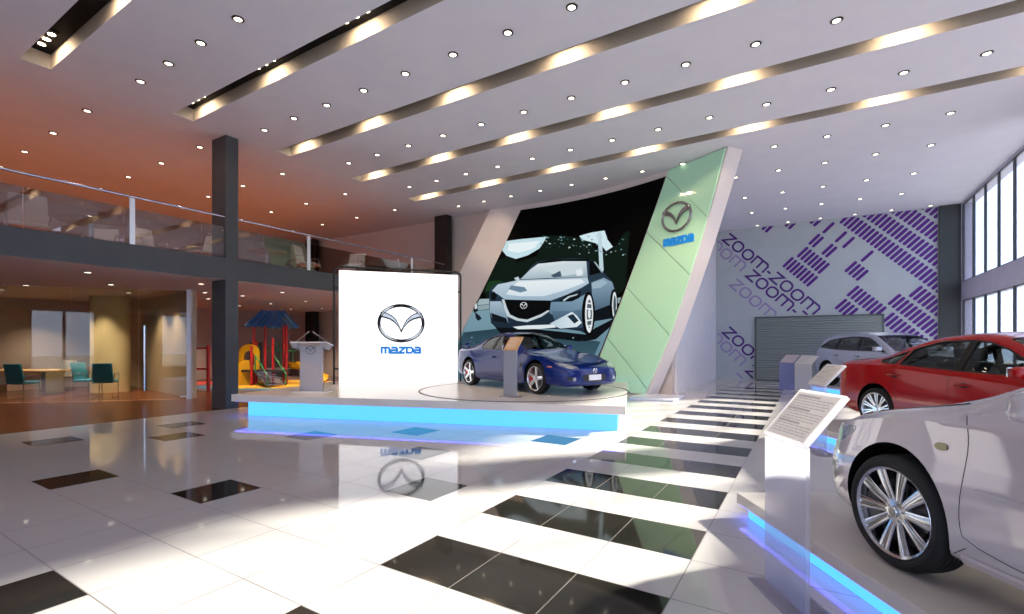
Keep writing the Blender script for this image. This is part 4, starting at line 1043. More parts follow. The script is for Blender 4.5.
('e8eff2',[(1.54,2.66),(1.72,2.64),(1.72,2.59),(1.54,2.61)]),
('e8eff2',[(1.54,2.28),(1.72,2.3),(1.72,2.25),(1.54,2.23)]),
('e8eff2',[(1.54,2.09),(1.72,2.13),(1.72,2.08),(1.54,2.04)]),
('07090b',[(2.67,2.69),(2.66,2.54),(2.64,2.4),(2.61,2.3),(2.57,2.23),(2.52,2.21),(2.48,2.23),(2.44,2.3),(2.41,2.42),(2.39,2.56),(2.38,2.71),(2.39,2.86),(2.41,3),(2.44,3.11),(2.48,3.17),(2.52,3.19),(2.57,3.17),(2.61,3.09),(2.64,2.98),(2.66,2.84)]),
('dfe8ec',[(2.63,2.69),(2.63,2.57),(2.62,2.46),(2.6,2.37),(2.58,2.31),(2.55,2.29),(2.52,2.31),(2.5,2.37),(2.48,2.46),(2.47,2.58),(2.46,2.7),(2.47,2.83),(2.48,2.94),(2.5,3.03),(2.52,3.09),(2.55,3.1),(2.58,3.08),(2.6,3.02),(2.62,2.93),(2.63,2.82)]),
('46545d',[(2.61,2.7),(2.6,2.61),(2.6,2.53),(2.59,2.46),(2.57,2.42),(2.56,2.41),(2.54,2.42),(2.53,2.46),(2.52,2.53),(2.51,2.61),(2.51,2.7),(2.51,2.79),(2.52,2.87),(2.53,2.94),(2.54,2.98),(2.56,2.99),(2.57,2.97),(2.59,2.93),(2.6,2.87),(2.6,2.78)]),
('1a2026',[(-2.84,3.03),(-2.67,3.06),(-2.64,2.7),(-2.8,2.63)]),
('d4e0e4',[(-2.78,2.96),(-2.69,2.98),(-2.67,2.79),(-2.77,2.77)]),
('16202a',[(-2.77,2.67),(-2.58,2.53),(-2.49,2.42),(-2.64,2.34),(-2.73,2.44)]),
('86aab8',[(-2.4,1.34),(-2.31,1.36),(-2.29,1.31),(-2.4,1.3)]),
('36525f',[(-0.01,1.62),(0.09,1.64),(0.11,1.6),(-0.01,1.59)]),
('86aab8',[(-2.39,1.16),(-2.34,1.18),(-2.33,1.13),(-2.39,1.12)]),
('86aab8',[(0.68,0.9),(0.72,0.91),(0.73,0.88),(0.68,0.87)]),
('86aab8',[(-1.85,1.2),(-1.74,1.22),(-1.72,1.18),(-1.85,1.17)]),
('36525f',[(-2.49,0.94),(-2.38,0.96),(-2.36,0.91),(-2.49,0.9)]),
('6f95a6',[(-1.66,1.34),(-1.59,1.35),(-1.57,1.31),(-1.66,1.3)]),
('36525f',[(1.3,1.6),(1.4,1.61),(1.42,1.57),(1.3,1.57)]),
('86aab8',[(-0.56,1.12),(-0.48,1.14),(-0.46,1.1),(-0.56,1.09)]),
('6f95a6',[(-3.04,0.87),(-2.95,0.89),(-2.93,0.85),(-3.04,0.84)]),
('6f95a6',[(-1.88,1.73),(-1.79,1.75),(-1.77,1.7),(-1.88,1.7)]),
('6f95a6',[(-1.88,1.66),(-1.81,1.68),(-1.8,1.63),(-1.88,1.62)]),
('36525f',[(0.69,1.63),(0.73,1.64),(0.74,1.61),(0.69,1.6)]),
('86aab8',[(-0.37,1.63),(-0.27,1.64),(-0.25,1.6),(-0.37,1.6)]),
('6f95a6',[(-2.73,1.19),(-2.66,1.21),(-2.65,1.17),(-2.73,1.16)]),
('6f95a6',[(-0.4,1.2),(-0.34,1.21),(-0.33,1.17),(-0.4,1.16)]),
('6f95a6',[(-2.92,1.75),(-2.85,1.76),(-2.84,1.72),(-2.92,1.71)]),
('86aab8',[(-0.06,1.22),(0.01,1.24),(0.02,1.2),(-0.06,1.19)]),
('6f95a6',[(-2.96,1.15),(-2.88,1.16),(-2.87,1.12),(-2.96,1.11)]),
('86aab8',[(0.01,1.01),(0.07,1.02),(0.08,0.98),(0.01,0.98)]),
('36525f',[(-0.35,1.54),(-0.26,1.55),(-0.24,1.51),(-0.35,1.5)]),
('36525f',[(-1.47,1),(-1.42,1.02),(-1.42,0.97),(-1.47,0.96)]),
('6f95a6',[(-0.93,1.39),(-0.83,1.41),(-0.81,1.37),(-0.93,1.36)]),
('36525f',[(-0.49,1.32),(-0.4,1.33),(-0.38,1.29),(-0.49,1.28)]),
('86aab8',[(-0.54,1.62),(-0.43,1.63),(-0.41,1.59),(-0.54,1.58)]),
('36525f',[(0.46,1.18),(0.54,1.19),(0.56,1.15),(0.46,1.14)]),
('6f95a6',[(-0.04,1.27),(0.02,1.29),(0.04,1.25),(-0.04,1.24)]),
('6f95a6',[(-2.81,1.39),(-2.7,1.4),(-2.68,1.36),(-2.81,1.35)]),
('6f95a6',[(-2.14,1.34),(-2.05,1.36),(-2.03,1.32),(-2.14,1.31)]),
('86aab8',[(-3.2,1.07),(-3.12,1.08),(-3.11,1.04),(-3.2,1.03)]),
('86aab8',[(1.01,1.72),(1.06,1.73),(1.07,1.69),(1.01,1.68)]),
('6f95a6',[(-0.36,1.79),(-0.27,1.81),(-0.25,1.77),(-0.36,1.76)]),
('36525f',[(-0.01,1.11),(0.07,1.13),(0.08,1.09),(-0.01,1.08)]),
('86aab8',[(-0.74,1.34),(-0.63,1.36),(-0.61,1.32),(-0.74,1.31)]),
('6f95a6',[(-2.47,1.15),(-2.38,1.17),(-2.36,1.13),(-2.47,1.12)]),
('36525f',[(0.12,1.67),(0.22,1.68),(0.24,1.64),(0.12,1.64)]),
('6f95a6',[(-0.98,1.15),(-0.88,1.17),(-0.85,1.12),(-0.98,1.12)]),
('6f95a6',[(-2.81,1.56),(-2.77,1.58),(-2.76,1.54),(-2.81,1.53)]),
('86aab8',[(0.66,0.95),(0.77,0.97),(0.79,0.93),(0.66,0.92)]),
('6f95a6',[(-2.09,0.82),(-2.02,0.84),(-2.01,0.8),(-2.09,0.79)]),
('86aab8',[(-0.01,1.26),(0.09,1.28),(0.1,1.24),(-0.01,1.23)]),
('36525f',[(-0.52,0.88),(-0.47,0.9),(-0.46,0.86),(-0.52,0.85)]),
('36525f',[(0.15,1.59),(0.19,1.6),(0.2,1.56),(0.15,1.56)]),
('6f95a6',[(0.54,0.8),(0.64,0.82),(0.67,0.78),(0.54,0.77)]),
('6f95a6',[(-1.03,1.11),(-0.98,1.13),(-0.97,1.08),(-1.03,1.08)]),
('86aab8',[(-2.53,1.46),(-2.48,1.48),(-2.47,1.44),(-2.53,1.43)]),
('86aab8',[(-0.36,1.25),(-0.3,1.26),(-0.29,1.22),(-0.36,1.21)]),
('6f95a6',[(-2.91,0.84),(-2.86,0.85),(-2.85,0.81),(-2.91,0.8)]),
('36525f',[(-0.23,1.34),(-0.15,1.36),(-0.14,1.32),(-0.23,1.31)]),
('36525f',[(-2.68,1.51),(-2.57,1.52),(-2.55,1.48),(-2.68,1.47)]),
('6f95a6',[(-3.11,0.77),(-3.01,0.78),(-2.99,0.74),(-3.11,0.73)]),
('36525f',[(-2.22,1.17),(-2.15,1.19),(-2.14,1.15),(-2.22,1.14)]),
('86aab8',[(-1.94,1.74),(-1.88,1.76),(-1.86,1.72),(-1.94,1.71)]),
('6f95a6',[(0.87,1.29),(0.93,1.31),(0.94,1.27),(0.87,1.26)]),
('6f95a6',[(-1.8,1.15),(-1.72,1.17),(-1.7,1.13),(-1.8,1.12)]),
('6f95a6',[(1.06,1.25),(1.17,1.26),(1.19,1.23),(1.06,1.22)]),
('86aab8',[(-1.26,1.6),(-1.16,1.62),(-1.14,1.58),(-1.26,1.57)]),
('86aab8',[(-1.42,1.11),(-1.32,1.13),(-1.31,1.08),(-1.42,1.08)]),
('36525f',[(1.18,1.37),(1.22,1.38),(1.22,1.34),(1.18,1.34)]),
('86aab8',[(-0.76,1.77),(-0.68,1.79),(-0.67,1.75),(-0.76,1.74)]),
('6f95a6',[(-3.04,0.98),(-2.99,1),(-2.98,0.96),(-3.04,0.95)]),
('6f95a6',[(-2.41,1.09),(-2.33,1.11),(-2.31,1.07),(-2.41,1.06)]),
('36525f',[(-0.01,1.71),(0.04,1.73),(0.06,1.69),(-0.01,1.68)]),
('36525f',[(-0.72,1.58),(-0.61,1.6),(-0.59,1.56),(-0.72,1.55)]),
('36525f',[(-2.61,1.01),(-2.57,1.03),(-2.57,0.99),(-2.61,0.98)]),
('86aab8',[(-1.68,1.57),(-1.58,1.59),(-1.56,1.55),(-1.68,1.54)]),
('36525f',[(-1.32,1.38),(-1.24,1.4),(-1.23,1.36),(-1.32,1.35)]),
('86aab8',[(-1.27,1.32),(-1.19,1.34),(-1.17,1.3),(-1.27,1.29)]),
('86aab8',[(-0.55,1.04),(-0.5,1.06),(-0.49,1.01),(-0.55,1.01)]),
]
# ------------------------------------------------------------------ stage, display wall, stands
UX, UY = (.952, .306), (-.306, .952)          # stage axes
SA = math.atan2(UX[1], UX[0])
PC, PR = (-7.6, 3.64), 10.93                  # centre and radius of the curved display wall
def surf(s, z, off=0.):
    a = PI / 2 - s / PR; r = PR - off
    return Vector((PC[0] + r * math.cos(a), PC[1] + r * math.sin(a), z))
def surf_frame(s, z, off=0.):
    a = PI / 2 - s / PR; n = Vector((-math.cos(a), -math.sin(a), 0)); x = Vector((math.sin(a), -math.cos(a), 0))
    return frame_matrix(surf(s, z, off), x, (0, 0, 1))
def add_surf_poly(bm, P, off, maxlen=.45, mi=0):
    V, T, B = fill_poly(P, maxlen)
    vs = [bm.verts.new(surf(s, z, off)) for s, z in V]
    for t in T: bm.faces.new([vs[i] for i in t]).material_index = mi

def lerp_edge(E, z):
    E = sorted(E, key=lambda p: p[1])
    for a, b in zip(E, E[1:]):
        if z <= b[1] or b is E[-1]: return a[0] + (b[0] - a[0]) * (z - a[1]) / (b[1] - a[1])

def add_surf_slab(bm, left, right, zs, o0, o1, ns=24, mi=0):
    """thick curved panel between two slanting edges; o0/o1 inner and outer offsets"""
    G = {}
    for k, o in enumerate((o0, o1)):
        for i, z in enumerate(zs):
            a, b = lerp_edge(left, z), lerp_edge(right, z)
            for j in range(ns + 1):
                p = surf(a + (b - a) * j / ns, z, o); p.y = min(p.y, BY - .004)
                G[k, i, j] = bm.verts.new(p)
    n = len(zs) - 1; F = []
    for i in range(n):
        for j in range(ns):
            F.append((G[0, i, j], G[0, i, j + 1], G[0, i + 1, j + 1], G[0, i + 1, j])); F.append((G[1, i, j], G[1, i + 1, j], G[1, i + 1, j + 1], G[1, i, j + 1]))
    for i in range(n):
        for j in (0, ns): F.append((G[0, i, j], G[0, i + 1, j], G[1, i + 1, j], G[1, i, j]))
    for j in range(ns):
        for i in (0, n): F.append((G[0, i, j], G[0, i, j + 1], G[1, i, j + 1], G[1, i, j]))
    for f in F: bm.faces.new(f).material_index = mi
    return fix(bm)

def build_stage():
    slabm = noise_mat('stage_top', 'e0d8d0', 'dcd4cc', 2., .22, spec=.3); edge = mat('stage_edge', 'cfc9dc', .3)
    t = thing('stage', 'low white presentation stage glowing cyan around its base', 'stage', (-10.25, 5.48, 0), SA)
    W, D = 7.99, 5.15
    bm = NB(); add_box(bm, (0, 0, .315), (W, D, .46), bev=.006)
    obj('deck', bm, slabm, t)
    obj('riser', box((.22, .22, 0), (W - .14, D - .2, .315)), mat('riser_glow', '304050', .4, emit='56c0fd', es=1.35), t)
    obj('led_strip', box((.04, .04, .309), (W - .04, .13, .314)), mat('led_blue', 'ffffff', .4, emit='5450ff', es=6.), t)
    obj('led_strip', box((.04, .14, .309), (.13, D - .1, .314)), MATS['led_blue'], t)
    # turntable
    r = thing('turntable', 'round turntable set flush into the stage below the blue coupe', 'turntable', (-5.6, 9.57, .46))
    bm = NB(); add_lathe(bm, [(0, 0), (2.31, 0), (2.31, .004), (0, .004)], 96); obj('disc', fix(bm), slabm, r)
    bm = NB(); add_lathe(bm, [(2.33, 0), (2.37, 0), (2.37, .006), (2.33, .006)], 96, close=True); obj('rim_groove', fix(bm), mat('groove', '151515', .5), r)
    # lit white board with the emblem
    L = 3.083; an = math.atan2(2.32, 2.03)
    b = thing('display_board', 'bright white backlit board with oval winged emblem and blue lettering', 'display board', (-10.29, 8.21, .46), an)
    bm = NB(); add_box(bm, (0, 0, 0), (L, .10, 2.945), bev=.004); obj('light_panel', bm, mat('board_glow', 'ffffff', .25, emit='ffffff', es=.92), b)
    M = frame_matrix((1.566, -.002, 1.605), (1, 0, 0), (0, 0, 1))
    bm = NB(); add_emblem(bm, M, .575, .03, 0, 1); obj('emblem', fix(bm), [mat('emblem_chrome', '14181a', .2, .6), mat('emblem_highlight', 'dfe8ea', .25, .3)], b, 50)  # second colour paints the chrome highlights onto the dark emblem
    bm = NB(); add_word(bm, frame_matrix((1.56, -.002, .79), (1, 0, 0), (0, 0, 1)), 1.0, .185, .015); obj('lettering', fix(bm), mat('sign_blue', '1a86d8', .3, emit='1a86d8', es=.25), b)
    # black tube frame around the board
    bm = NB(); z1 = 3.06; x0, x1 = -.13, L + .12; r_ = .14
    pts = [(x0, .2, 0), (x0, .2, z1 - r_)] + [(x0 + r_ - r_ * math.cos(a), .2, z1 - r_ + r_ * math.sin(a)) for a in np.linspace(.2, PI / 2, 6)] + [(x1 - r_ + r_ * math.sin(a), .2, z1 - r_ + r_ * math.cos(a)) for a in np.linspace(0, PI / 2 - .2, 6)] + [(x1, .2, z1 - r_), (x1, .2, 0)]
    add_tube(bm, pts, .027, 10); obj('tube_frame', bm, mat('tube_black', '0a0a0a', .35), b, 60)
    for z in (.4, 2.5):
        bm = NB(); add_box(bm, (x0, .18, z - .02), (x1, .22, z + .02)); br = obj('cross_rail', bm, MATS['tube_black'], b)
        for x in (.3, L - .3): obj('bracket', box((x - .02, .09, z - .02), (x + .02, .19, z + .02)), MATS['tube_black'], br)

def build_display_wall():
    OL = [(-2.193, 6.343), (-3.345, 4.183), (-5.48, 0)]; OR = [(6.243, 6.36), (5.452, 4.203), (4.454, 1.72), (3.66, .0)]
    SL = [(-1.001, 6.19), (-3.299, 1.933), (-4.374, -.2)]; SR = [(4.293, 6.19), (2.058, 1.318), (1.508, -.005)]
    GL = [(4.40, 6.34), (2.116, 1.356), (1.545, -.003)]; GR = [(6.19, 6.355), (5.44, 4.206), (4.438, 1.72), (3.60, .05)]
    shell = noise_mat('display_shell', 'd8cfcf', 'd4cbcb', 2., .5)
    t = thing('display_wall', 'tall curved display wall with slanting sides behind the blue coupe', 'display wall', (0, 0, 0))
    zs = [0, .9, 1.72, 3.0, 4.2, 5.3, HC - .002]
    obj('shell', add_surf_slab(NB(), OL, OR, zs, 0, -.5, 40), shell, t, 30)
    # screen: black glass with the picture
    s = obj('screen', add_surf_slab(NB(), SL, SR, [.12 + 6.07 * i / 12 for i in range(13)], .010, 0.0, 44), mat('screen_black', '020203', .6, spec=.08), t, 30)
    zl = .016
    def clip(P):
        for E, sg in ((SL, 1), (SR, -1)):
            out = []
            f = lambda p: sg * (p[0] - lerp_edge(E, p[1])) - .01
            for i in range(len(P)):
                a, b = P[i], P[(i + 1) % len(P)]; fa, fb = f(a), f(b)
                if fa >= 0: out.append(a)
                if (fa >= 0) != (fb >= 0): q = fa / (fa - fb); out.append((a[0] + (b[0] - a[0]) * q, a[1] + (b[1] - a[1]) * q))
            P = out
            if len(P) < 3: return None
        out = []
        for i in range(len(P)):
            a, b = P[i], P[(i + 1) % len(P)]; fa, fb = a[1] - .14, b[1] - .14
            if fa >= 0: out.append(a)
            if (fa >= 0) != (fb >= 0): q = fa / (fa - fb); out.append((a[0] + (b[0] - a[0]) * q, .14))
        return out if len(out) > 2 else None
    st = .12
    def chord(q, z, o):
        k = math.floor(q / st); t_ = q / st - k
        return surf(k * st, z, o).lerp(surf((k + 1) * st, z, o), t_)
    bm = NB(); lay = bm.loops.layers.float_color.new('picture')
    for e in ART:
        c, P0 = e[0], e[1]; P = clip(P0)
        if not P: continue
        zl += .0004
        c1 = lin(c); c2 = lin(e[2]) if len(e) > 2 else c1; ax = e[3] if len(e) > 3 else (0, 1)
        pr = [p[0] * ax[0] + p[1] * ax[1] for p in P]; lo, hi = min(pr), max(pr)
        s0, s1 = min(p[0] for p in P), max(p[0] for p in P); z0, z1 = min(p[1] for p in P), max(p[1] for p in P)
        dz = .15 if len(e) > 2 else 99.
        for k in range(math.floor(s0 / st), math.floor(s1 / st) + 1):
            z = math.floor(z0 / dz) * dz
            while z < z1:
                Q = clip_rect(P, k * st, (k + 1) * st, z, z + dz); z += dz
                if not Q: continue
                R_ = [Q[0]]
                for q in Q[1:]:
                    if abs(q[0] - R_[-1][0]) + abs(q[1] - R_[-1][1]) > 1e-5: R_.append(q)
                if len(R_) < 3: continue
                f = bm.faces.new([bm.verts.new(chord(q[0], q[1], zl)) for q in R_])
                for lp, q in zip(f.loops, R_):
                    w = (q[0] * ax[0] + q[1] * ax[1] - lo) / max(hi - lo, 1e-6)
                    lp[lay] = (*[c1[i] + (c2[i] - c1[i]) * w for i in range(3)], 1)
    pm = mat('screen_picture', '000000', .6, spec=.08, emit='ffffff', es=.92); at_ = pm.node_tree.nodes.new('ShaderNodeVertexColor'); at_.layer_name = 'picture'
    pm.node_tree.links.new(at_.outputs['Color'], pm.node_tree.nodes['Principled BSDF'].inputs['Emission Color'])
    pic = obj('screen_picture', bm, pm, s)
    bm = NB(); add_emblem(bm, surf_frame(-.846, 2.842, zl + .004), .125, .006); obj('pictured_badge', fix(bm), mat('screen_e8', '000000', .6, emit='e8eef2', es=.9), s)
    # green glass cladding, cut by diagonal joints
    gm = mat('mint_glass', 'bdf0d0', .07, coat=.6)
    J = [[(4.352, 6.156), (5.68, 4.70)], [(3.70, 4.70), (5.10, 3.33)], [(2.98, 3.2), (4.454, 1.72)], [(2.30, 1.67), (3.60, .28)]]
    e = .012
    el = lambda z: lerp_edge(GL, z) + .01; er = lambda z: lerp_edge(GR, z) - .01
    def fitl(j): # joint ends on the slanting edges
        (s0, z0), (s1, z1) = j; sl = (z1 - z0) / (s1 - s0)
        zl_ = z0
        for _ in range(20): zl_ = z0 + sl * (el(zl_) - s0)
        zr_ = z1
        for _ in range(20): zr_ = z0 + sl * (er(zr_) - s0)
        return zl_, zr_
    ends = [fitl(j) for j in J]
    tops = [(6.335, 6.335)] + [(a - e, b - e) for a, b in ends]; bots = [(a + e, b + e) for a, b in ends] + [(.06, .06)]
    for (ta, tb), (ba, bb) in zip(tops, bots):
        n = 14; m = 10; bm = NB(); G = {}
        for k, o in enumerate((.045, 0)):
            for i in range(m + 1):
                za, zb = ba + (ta - ba) * i / m, bb + (tb - bb) * i / m
                for j in range(n + 1):
                    z = za + (zb - za) * j / n; sa, sb = el(za), er(zb)
                    s_ = sa + (sb - sa) * j / n
                    G[k, i, j] = bm.verts.new(surf(s_, z, o))
        for i in range(m):
            for j in range(n): bm.faces.new((G[0, i, j], G[0, i, j + 1], G[0, i + 1, j + 1], G[0, i + 1, j]))
        for i in range(m):
            for j in (0, n): bm.faces.new((G[0, i, j], G[0, i + 1, j], G[1, i + 1, j], G[1, i, j]))
        for j in range(n):
            for i in (0, m): bm.faces.new((G[0, i, j], G[0, i, j + 1], G[1, i, j + 1], G[1, i, j]))
        obj('glass_cladding', fix(bm), gm, t, 30)
    bm = NB(); add_emblem(bm, surf_frame(4.683, 4.97, .05), .46, .05); obj('emblem', fix(bm), mat('emblem_steel', 'a8a2a4', .15, 1.), t, 50)
    bm = NB(); add_word(bm, surf_frame(4.735, 4.22, .05), .92, .2, .03); obj('lettering', fix(bm), MATS['sign_blue'], t)
    # blue light at the foot of the slanting end
    obj('led_foot', box((-.4, -.04, 0), (.4, .04, .05), Matrix.Translation((-3.62, 13.45, 0)) @ Matrix.Rotation(.3, 4, 'Z')), mat('led_cyan', 'ffffff', .4, emit='3f8cff', es=14.), t)
    obj('foot_plate', box((-.45, -.75, 0), (.75, .55, .06), Matrix.Translation((-3.75, 13.6, 0)) @ Matrix.Rotation(.0, 4, 'Z'), .004), mat('foot_white', 'd0d4e4', .25), t)

def info_stand(label, loc, rz, acrylic, top, sheet, w=.425, hl=.937, run=.24, rise=.28):
    """bent acrylic stand: upright leaf, sloping top, printed sheet. local x along the leaf, y away from the reader"""
    t = thing('information_stand', label, 'stand', loc, rz)
    obj('upright', box((0, 0, 0), (w, .028, hl), bev=.003), acrylic, t)
    L = math.hypot(run, rise); a = math.atan2(rise, run)
    M = Matrix.Translation((0, 0, hl)) @ Matrix.Rotation(a, 4, 'X')
    obj('sloping_top', box((0, 0, -.014), (w, L, .014), M, .003), top, t)
    s = obj('printed_sheet', box((.02, .02, .0145), (w - .02, L - .02, .017), M), sheet, t)
    bm = NB(); random.seed(int(abs(loc[1]) * 100))
    for i in range(15):
        y = L - .045 - i * (L - .08) / 15
        if i % 5 == 0:
            add_box(bm, (.04, y - .010, .0168), (.04 + w * .5, y + .004, .0176), M)
            continue
        x = .04
        while x < w - .06:
            x2 = min(w - .04, x + random.uniform(.02, .06)); add_box(bm, (x, y - .006, .0168), (x2, y, .0175), M); x = x2 + .008
    obj('printed_lines', bm, mat('print_grey', 'cdc7c2', .5), s)
    obj('foot', box((-.03, -.10, 0), (w + .03, .16, .012), bev=.003), acrylic, t)
    return t

def build_stands():
    acr = acrylic_mat('acrylic_clear', 'dfe2ff', .3); wht = acrylic_mat('acrylic_white', 'f4f2f2', .9, .2, .55); wood = mat('stand_tan', 'c49a6c', .35); steel = mat('stand_steel', 'a4a3a8', .3, .6)
    sheet = acrylic_mat('sheet_white', 'f6f2ee', .97, .35, .5); acb = acrylic_mat('acrylic_milky', 'f2f0f6', .3)
    A = math.atan2(-.85, .53)
    info_stand('clear acrylic information stand with white sheet in front of the white car', (-.247, 3.481, 0), A, acb, wht, sheet)
    info_stand('white information stand beside the boot of the red saloon', (-.02, 8.2, 0), math.atan2(-.92, .38), acb, wht, sheet, .5, .937, .26, .28)
    info_stand('opaque white information stand at the near corner of the silver crossover platform', (-.42, 18.1, 0), math.radians(-43), wht, wht, sheet, .62, .85, .3, .28)
    info_stand('bluish clear acrylic information stand furthest along the walkway', (-.9, 19.02, 0), math.radians(-43), acr, acb, noise_mat('sheet_rose', 'cbb8bd', 'c4b0b6', 20., .35), .60, .85, .3, .28)
    # stand by the coupe, on the stage
    info_stand('grey metal information stand with tan top in front of the blue coupe', (-5.20, 8.10, .4665), math.radians(-4), steel, wood, wood, .32, .915, .24, .26)

def build_lectern():
    t = thing('lectern', 'frosted acrylic lectern with two microphones at the stage corner', 'lectern', (-9.27, 6.67, .46), math.radians(31.7))
    fr = acrylic_mat('frosted', 'd9dbe4', .6, .25); wh = mat('lectern_white', 'd8d5d6', .3)
    obj('base_plate', box((-.38, -.2, 0), (.38, .22, .02), bev=.004), wh, t)
    obj('upright', box((-.24, -.03, .02), (.24, .06, 1.0), bev=.004), fr, t)
    M = Matrix.Translation((0, -.02, 1.06)) @ Matrix.Rotation(-.18, 4, 'X')
    bm = NB(); add_box(bm, (-.40, -.14, -.012), (.40, .26, .012), M, 0, .004); obj('reading_desk', bm, wh, t)
    for q in (-1, 1):
        bm = NB(); add_prism(bm, [(q * .39, .0), (q * .25, .0), (q * .25, -.10), (q * .34, -.10)], -.2, .13, M @ Matrix.Translation((0, 0, -.012)) @ Matrix(((1, 0, 0, 0), (0, 0, -1, 0), (0, 1, 0, 0), (0, 0, 0, 1)))); obj('desk_wedge', fix(bm), fr, t)
    bm = NB(); add_emblem(bm, frame_matrix((0, -.032, .92), (1, 0, 0), (0, 0, 1)), .105, .014); obj('emblem', fix(bm), mat('emblem_grey', '6a6a78', .3, .8), t, 50)
    for s in (-1, 1):
        m = NB(); add_tube(m, [(s * .36, .0, 1.07), (s * .24, .0, 1.17), (s * .08, -.02, 1.29)], .008, 8); mc = obj('microphone_stem', m, mat('mic_dark', 'a8a49c', .35, .5), t, 60)
        m = NB(); add_tube(m, [(s * .10, -.015, 1.275), (s * .04, -.03, 1.32)], [.011, .014], 10); obj('microphone_head', m, MATS['mic_dark'], mc, 60)

def led_platform(label, corner, rz, w, d, z0=.112, z1=.2):
    """low slab; local x along the edge facing the walkway, y inwards"""
    t = thing('car_platform', label, 'platform', corner, rz)
    obj('deck', box((0, 0, z0), (w, d, z1), bev=.004), noise_mat('platform_top', 'cfc6bd', 'cac1b8', 2., .12), t)
    obj('riser', box((.07, .07, 0), (w - .07, d - .07, z0)), MATS['riser_glow'], t)
    for lo, hi in (((.02, .01, z0 - .006), (w - .02, .06, z0 - .001)), ((.01, .07, z0 - .006), (.06, d - .02, z0 - .001))):
        obj('led_strip', box(lo, hi), MATS['led_blue'], t)
    return t
# ------------------------------------------------------------------ mural
def pill(L, w, n=6):
    h = w / 2
    return [(L - h + h * math.cos(a), h * math.sin(a)) for a in np.linspace(-PI / 2, PI / 2, n)] + [(h + h * math.cos(a), h * math.sin(a)) for a in np.linspace(PI / 2, 3 * PI / 2, n)]
def clip_rect(P, x0, x1, z0, z1):
    for ax, v, sg in ((0, x0, 1), (0, x1, -1), (1, z0, 1), (1, z1, -1)):
        out = []
        for i in range(len(P)):
            a, b = P[i], P[(i + 1) % len(P)]; fa, fb = sg * (a[ax] - v), sg * (b[ax] - v)
            if fa >= 0: out.append(a)
            if (fa >= 0) != (fb >= 0): q = fa / (fa - fb); out.append((a[0] + (b[0] - a[0]) * q, a[1] + (b[1] - a[1]) * q))
        P = out
        if len(P) < 3: return None
    return P

